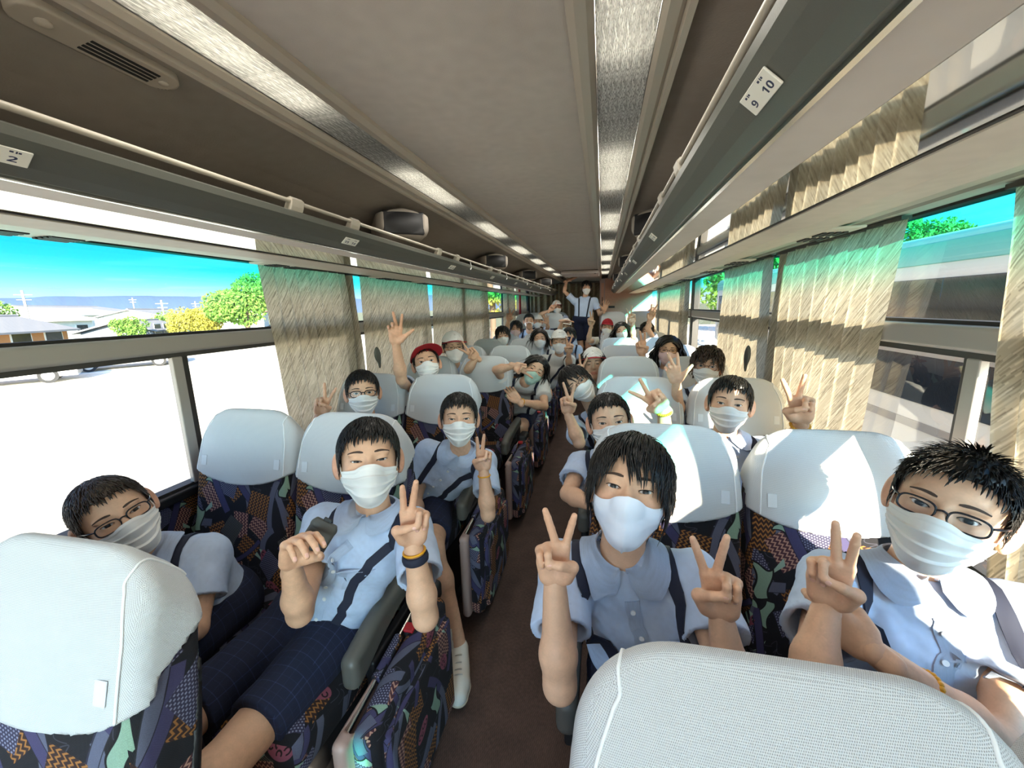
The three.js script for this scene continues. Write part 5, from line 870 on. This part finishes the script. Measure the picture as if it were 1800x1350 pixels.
  { label: 'child with a rounded fringe at the rear right windows, V sign before the sunny curtain', lod: 2, seed: 27, head: [0.9151, 1.1037, -5.4732], roll: 0, pelvis: [0.98, 0.5, -5.4], hair: 'mop', R: {  }, L: { e: [0.9027, 1.1538, -5.2372], w: [0.9157, 1.2663, -5.2101], tip: [0.975, 1.4093, -5.1995], pose: 'v', scale: 1.1 } },
  { label: 'tall boy standing in the aisle at the rear with one palm against the ceiling', lod: 2, seed: 28, head: [0.0678, 1.7628, -7.3], roll: 0, pelvis: [0.0034, 1.2012, -7.3], floor: 0.25, hair: 'mop', hairMat: 'hairBlack', collar: 1, broad: 1.25, slim: 1.12, neck: [0.0399, 1.5877, -7.3], R: { e: [-0.3201, 1.7172, -7.3], w: [-0.28, 1.8925, -7.3], tip: [-0.121, 1.9543, -7.3], pose: 'open', n: [0, 0.9, 0.5], scale: 1.15 }, L: { e: [0.2996, 1.2952, -7.3], w: [0.3767, 1.3626, -7.15], tip: [0.4127, 1.5183, -7.1], pose: 'open', scale: 1.1 }, legR: { k: [-0.0232, 0.7234, -7.3], a: [-0.0232, 0.34, -7.3] }, legL: { k: [0.1084, 0.723, -7.3], a: [0.1284, 0.34, -7.3] }, shoes: 1 },
];
const built = PEOPLE.map(person);
const POUCH = { x: -0.2972, y: 0.9353, z: -0.7225 };
// the grey pouch in the boy's right hand
{
  const f = (x, y, z) => smin(rbox(x, y, z - 0.25 * y * y * 8, 0.036, 0.05, 0.01, 0.009), rbox(x, y - 0.042, z, 0.034, 0.012, 0.014, 0.008), 0.006) - 0.0015 * Math.sin(y * 220) * smooth(0.02, 0.05, y);
  const t = thing('pouch', 'small dark grey pouch pinched in the boy\'s right hand', 'pouch', [POUCH.x, POUCH.y, POUCH.z]); t.rotation.set(-0.25, 0.5, -0.5);
  part('body', netMesh(f, [-0.06, -0.08, -0.05], [0.06, 0.08, 0.06], 0.0035).scale(0.85, 0.85, 0.85), std({ color: hex('#4a4c4a'), roughness: 0.7, bumpMap: repeat(grain, 20), bumpScale: 0.0004 }), t);
  part('zip_tab', box(-0.01, 0.01, 0.04, 0.053, -0.003, 0.003, 0.002), M.black, t);
}

// ---------- outside ----------
const GY = -1.25;
{
  const lot = boxUV(new THREE.PlaneGeometry(72, 110).rotateX(-Math.PI / 2).translate(4, GY, 0)), land = boxUV(new THREE.PlaneGeometry(7000, 7000).rotateX(-Math.PI / 2).translate(0, GY - 0.05, 0));
  struct('ground', lot, std({ color: hex('#dcd6ca'), map: repeat(cloud, 0.3), roughness: 0.9 })).name = 'ground_car_park';
  struct('ground', land, std({ color: hex('#5f6650'), map: repeat(cloud, 0.02), roughness: 1 })).name = 'ground_fields';
}
const OUT = { leafA: phys({ color: hex('#5f8a2c'), roughness: 0.8, transmission: 0.25, side: THREE.DoubleSide }), leafB: phys({ color: hex('#94902c'), roughness: 0.8, transmission: 0.25, side: THREE.DoubleSide }), bark: std({ color: hex('#5a4a3a'), roughness: 0.9 }), white: std({ color: hex('#dcdad4'), roughness: 0.7 }), tile: std({ color: hex('#6d7078'), roughness: 0.7 }), wood: std({ color: hex('#b07a4e'), roughness: 0.8 }), glass: std({ color: hex('#20262c'), roughness: 0.15 }), hill: std({ color: hex('#3d5574'), roughness: 1 }), hillFar: std({ color: hex('#5d7a9c'), roughness: 1 }), pole: std({ color: hex('#9a9690'), roughness: 0.8 }), tyre: std({ color: hex('#1c1c1e'), roughness: 0.8 }), carWhite: phys({ color: hex('#e8e8e6'), roughness: 0.3, clearcoat: 1 }), carSilver: phys({ color: hex('#a9adb2'), roughness: 0.3, metalness: 0.5, clearcoat: 1 }) };  // both hill colours hold the blue haze of distance
const leafGeo = (() => { const g = new THREE.BufferGeometry(); g.setAttribute('position', new THREE.Float32BufferAttribute([-0.5, 0, 0, 0, 0.06, -0.28, 0.5, 0, 0, 0, 0.06, 0.28], 3)); g.setIndex([0, 1, 2, 0, 2, 3]); g.computeVertexNormals(); return g; })();
function tree(label, x, z, height, rad, mat, seed, leaves = 2600, size = 0.35) {
  const t = thing('tree', label, 'tree', [x, GY, z]), r = rng(seed), blobs = [];
  part('trunk', tube([[0, 0, 0], [0.05, height * 0.3, 0.03], [0, height * 0.6, 0]], 0.13 * rad / 2, 10, 8), OUT.bark, t);
  for (let i = 0; i < 12; i++) { const a = r() * 6.28, q = Math.sqrt(r()) * rad * 0.62; blobs.push([Math.cos(a) * q, height * (0.45 + r() * 0.38), Math.sin(a) * q, rad * (0.35 + r() * 0.2)]); }
  const m = new THREE.InstancedMesh(leafGeo, mat, leaves), d = new THREE.Object3D(), c = new THREE.Color();
  for (let i = 0; i < leaves; i++) {
    const b = blobs[Math.floor(r() * blobs.length)], u = r() * 2 - 1, a = r() * 6.28, q = Math.sqrt(1 - u * u), k = b[3] * (0.75 + 0.3 * r());
    d.position.set(b[0] + Math.cos(a) * q * k, b[1] + u * k * 0.8, b[2] + Math.sin(a) * q * k); d.rotation.set(r() * 3 - 1.5, r() * 6.28, r() * 3 - 1.5); d.scale.setScalar(size * (0.7 + 0.6 * r())); d.updateMatrix(); m.setMatrixAt(i, d.matrix); m.setColorAt(i, c.setScalar(0.75 + r() * 0.5));
  }
  m.name = 'foliage'; m.userData.kind = 'stuff'; m.castShadow = m.receiveShadow = true; t.add(m);
  return t;
}
// left: trees, houses, poles, hills
tree('broad round green tree at the right end of the left window view', -29, -28.4, 6.1, 3.0, OUT.leafA, 3, 9000, 0.3);
tree('yellow-green tree beside the broad green tree, left view', -33, -27.2, 3.5, 2.0, OUT.leafB, 4, 6000, 0.2);
tree('dark green tree at the far left edge of the left window', -44, -20.5, 4.4, 2.2, OUT.leafA, 5, 4000, 0.25);
tree('small pine in the garden between the houses, left view', -38, -25.6, 3.0, 1.2, OUT.leafA, 6, 3000, 0.2);
tree('low hedge tree behind the grey roofed house, left view', -48, -36, 3.0, 2.2, OUT.leafA, 7, 4000, 0.25);
tree('second low hedge tree further along, left view', -45, -38, 2.9, 2.2, OUT.leafA, 8, 4000, 0.25);
function gable(w, h, d, rise, over) { return prismZ([[-w / 2 - over, h], [0, h + rise], [w / 2 + over, h], [w / 2 + over, h - 0.12], [0, h + rise - 0.14], [-w / 2 - over, h - 0.12]], -d / 2 - over, d / 2 + over); }
function house(label, x, z, turn, w, h, d, rise, wall, roof, wins = 3) {
  const b = thing('house', label, 'house', [x, GY, z], turn);
  part('wall', merge([box(-w / 2, w / 2, 0, h, -d / 2, d / 2), prismZ([[-w / 2, h], [w / 2, h], [0, h + rise - 0.15]], -d / 2, d / 2)]), wall, b);
  const rf = part('roof', gable(w, h, d, rise, 0.5), roof, b); part('ridge', rod([0, h + rise, -d / 2 - 0.5], [0, h + rise, d / 2 + 0.5], 0.12, 6), roof, rf);
  for (let k = 0; k < wins; k++) { const zc = -d / 2 + d * (k + 0.5) / wins, wn = part('window', box(w / 2, w / 2 + 0.05, 1.0, 2.1, zc - 0.7, zc + 0.7), OUT.white, b); part('pane', box(w / 2 + 0.05, w / 2 + 0.07, 1.08, 2.02, zc - 0.62, zc + 0.62), OUT.glass, wn); }
}
house('timber-walled house with dark tiled roof at the far left', -38, -16.5, 0.45, 6, 2.0, 7, 1.0, OUT.wood, OUT.tile);
house('long low house with grey roof in the middle of the left view', -44, -30.5, 0.6, 5, 1.5, 8, 0.9, OUT.tile, OUT.tile, 4);
house('white two-storey house among the rooftops, left view', -64, -46, 0.5, 8, 2.7, 9, 1.1, OUT.white, OUT.tile);
house('pale house with a low roof behind the small pine', -60, -30, 0.3, 8, 2.6, 8, 1.0, OUT.white, OUT.white);
house('distant white house near the power pole', -92, -52, 0.5, 12, 3.3, 14, 1.2, OUT.white, OUT.white);
house('wide distant house with brown roof near the round tree', -76, -72, 0.7, 10, 3.2, 14, 1.4, OUT.white, OUT.wood);
house('far white house at the foot of the hills', -110, -62, 0.4, 16, 4, 18, 1.4, OUT.white, OUT.tile);
for (let k = 0; k < 5; k++) { // power poles
  const [x, z] = [[-52, -27], [-50, -37.5], [-90, -62], [-75, -36], [-70, -58]][k], h = [5.4, 4.6, 6.5, 6.2, 5.2][k], p = thing('power_pole', ['power pole left of the small pine', 'slim pole over the grey roof', 'far pole near the round tree', 'tall pole among the distant rooftops', 'pole in front of the brown roof'][k], 'power pole', [x, GY, z]);
  part('mast', rod([0, 0, 0], [0, h, 0], 0.1, 8), OUT.pole, p); part('cross_arm', merge([rod([-0.35, h - 0.4, 0.45], [0.35, h - 0.4, -0.45], 0.04, 6), rod([-0.28, h - 0.85, 0.36], [0.28, h - 0.85, -0.36], 0.04, 6)]), OUT.pole, p);
}
function ridge(label, dist, base, amp, seed, mat) {
  const rows = [[], [], []]; for (let i = 0; i <= 120; i++) { const a = lerp(0.15, 1.5, i / 120) + Math.PI, h = base + amp * (noise(i * 0.05, seed, 0.5) * 1.1 + noise(i * 0.17, seed, 2.5) * 0.35 + noise(i * 0.5, seed, 4) * 0.08); const x = Math.cos(a), z = Math.sin(a); rows[0].push([x * dist * 0.8, GY - 2, z * dist * 0.8]); rows[1].push([x * dist, GY + h, z * dist]); rows[2].push([x * dist * 1.2, GY - 2, z * dist * 1.2]); }
  const m = tagged('hill', sheet(rows), mat, label, 'hill'); return m;
}
ridge('nearer blue-grey ridge of hills on the horizon', 1500, 50, 18, 3.3, OUT.hill);  // distance haze is painted into the colour of both ridges
ridge('paler farther mountain ridge behind the nearer hills', 3200, 165, 45, 8.1, OUT.hillFar);
// parked cars
function car(label, x, z, turn, mat, L = 4.4) {
  const c = thing('car', label, 'car', [x, GY, z], turn), W = 1.7;
  const prof = [[-L / 2, 0.3], [-L / 2, 0.78], [-L / 2 + 0.1, 0.92], [-L * 0.26, 1.0], [-L * 0.12, 1.42], [L * 0.22, 1.45], [L * 0.36, 1.02], [L / 2 - 0.1, 0.92], [L / 2, 0.6], [L / 2, 0.3]];
  part('body', prismZ(prof, -W / 2, W / 2, 0.05), mat, c);
  for (const sz of [-1, 1]) part('side_window', prismZ([[-L * 0.22, 1.02], [-L * 0.11, 1.36], [L * 0.2, 1.38], [L * 0.31, 1.02]], sz * (W / 2 + 0.052) - 0.004, sz * (W / 2 + 0.052) + 0.004), OUT.glass, c);
  for (const sx of [-1, 1]) for (const sz of [-1, 1]) { const w = part('wheel', new THREE.CylinderGeometry(0.32, 0.32, 0.2, 24).rotateX(Math.PI / 2).translate(sx * L * 0.31, 0.32, sz * (W / 2 - 0.03)), OUT.tyre, c); part('hubcap', new THREE.CylinderGeometry(0.2, 0.2, 0.03, 20).rotateX(Math.PI / 2).translate(sx * L * 0.31, 0.32, sz * (W / 2 + 0.075)), OUT.carSilver, w); }
}
car('white car parked farthest left outside the left window', -24.5, -11.6, 0.95, OUT.carWhite);
car('silver car parked beside the window stile, outside left', -25.2, -16.6, 0.95, OUT.carSilver);
// right: the neighbouring coach and a tree behind it
{
  const b = thing('neighbour_coach', 'white coach with teal roof band parked alongside on the right', 'bus', [3.1, GY, 0]);
  part('body', boxUV(box(0, 2.45, 0.35, 3.24, -11, 0.5, 0.12)), OUT.white, b);
  part('roof_band', box(-0.012, 0.3, 2.98, 3.16, -10.9, 0.4, 0.01), std({ color: hex('#7fb8b4'), roughness: 0.4 }), b);
  part('window_band', box(-0.014, 0.1, 1.78, 2.86, -10.7, 0.3, 0.01), OUT.glass, b);
  for (let z = -10.2; z < 0; z += 1.7) part('window_post', box(-0.02, 0.0, 1.78, 2.86, z, z + 0.05), M.black, b);
  part('window_bar', box(-0.022, 0.0, 2.2, 2.25, -10.7, 0.3), M.frameGrey, b);
  part('stripe', box(-0.01, 0.1, 1.55, 1.62, -10.9, 0.4), M.frameGrey, b);
  for (const z of [-9, -2]) part('wheel', new THREE.CylinderGeometry(0.5, 0.5, 0.3, 28).rotateZ(Math.PI / 2).translate(0.12, 0.5, z), OUT.tyre, b);
}
tree('green tree rising behind the neighbouring coach', 20, -30.5, 8.0, 3.2, OUT.leafA, 12, 14000, 0.24);
tree('second green tree behind the neighbouring coach', 19, -37, 8.2, 3.6, OUT.leafA, 13, 12000, 0.26);
tree('tree seen through the rear right window', 9, -24, 7, 3.6, OUT.leafA, 14, 7000, 0.28);
tree('tree seen through the rear left window', -9, -34, 7.4, 4.2, OUT.leafB, 15, 8000, 0.3);
tree('second tree in the rear left window', -14, -44, 9.4, 5, OUT.leafA, 16, 8000, 0.36);
renderer.render(scene, camera);
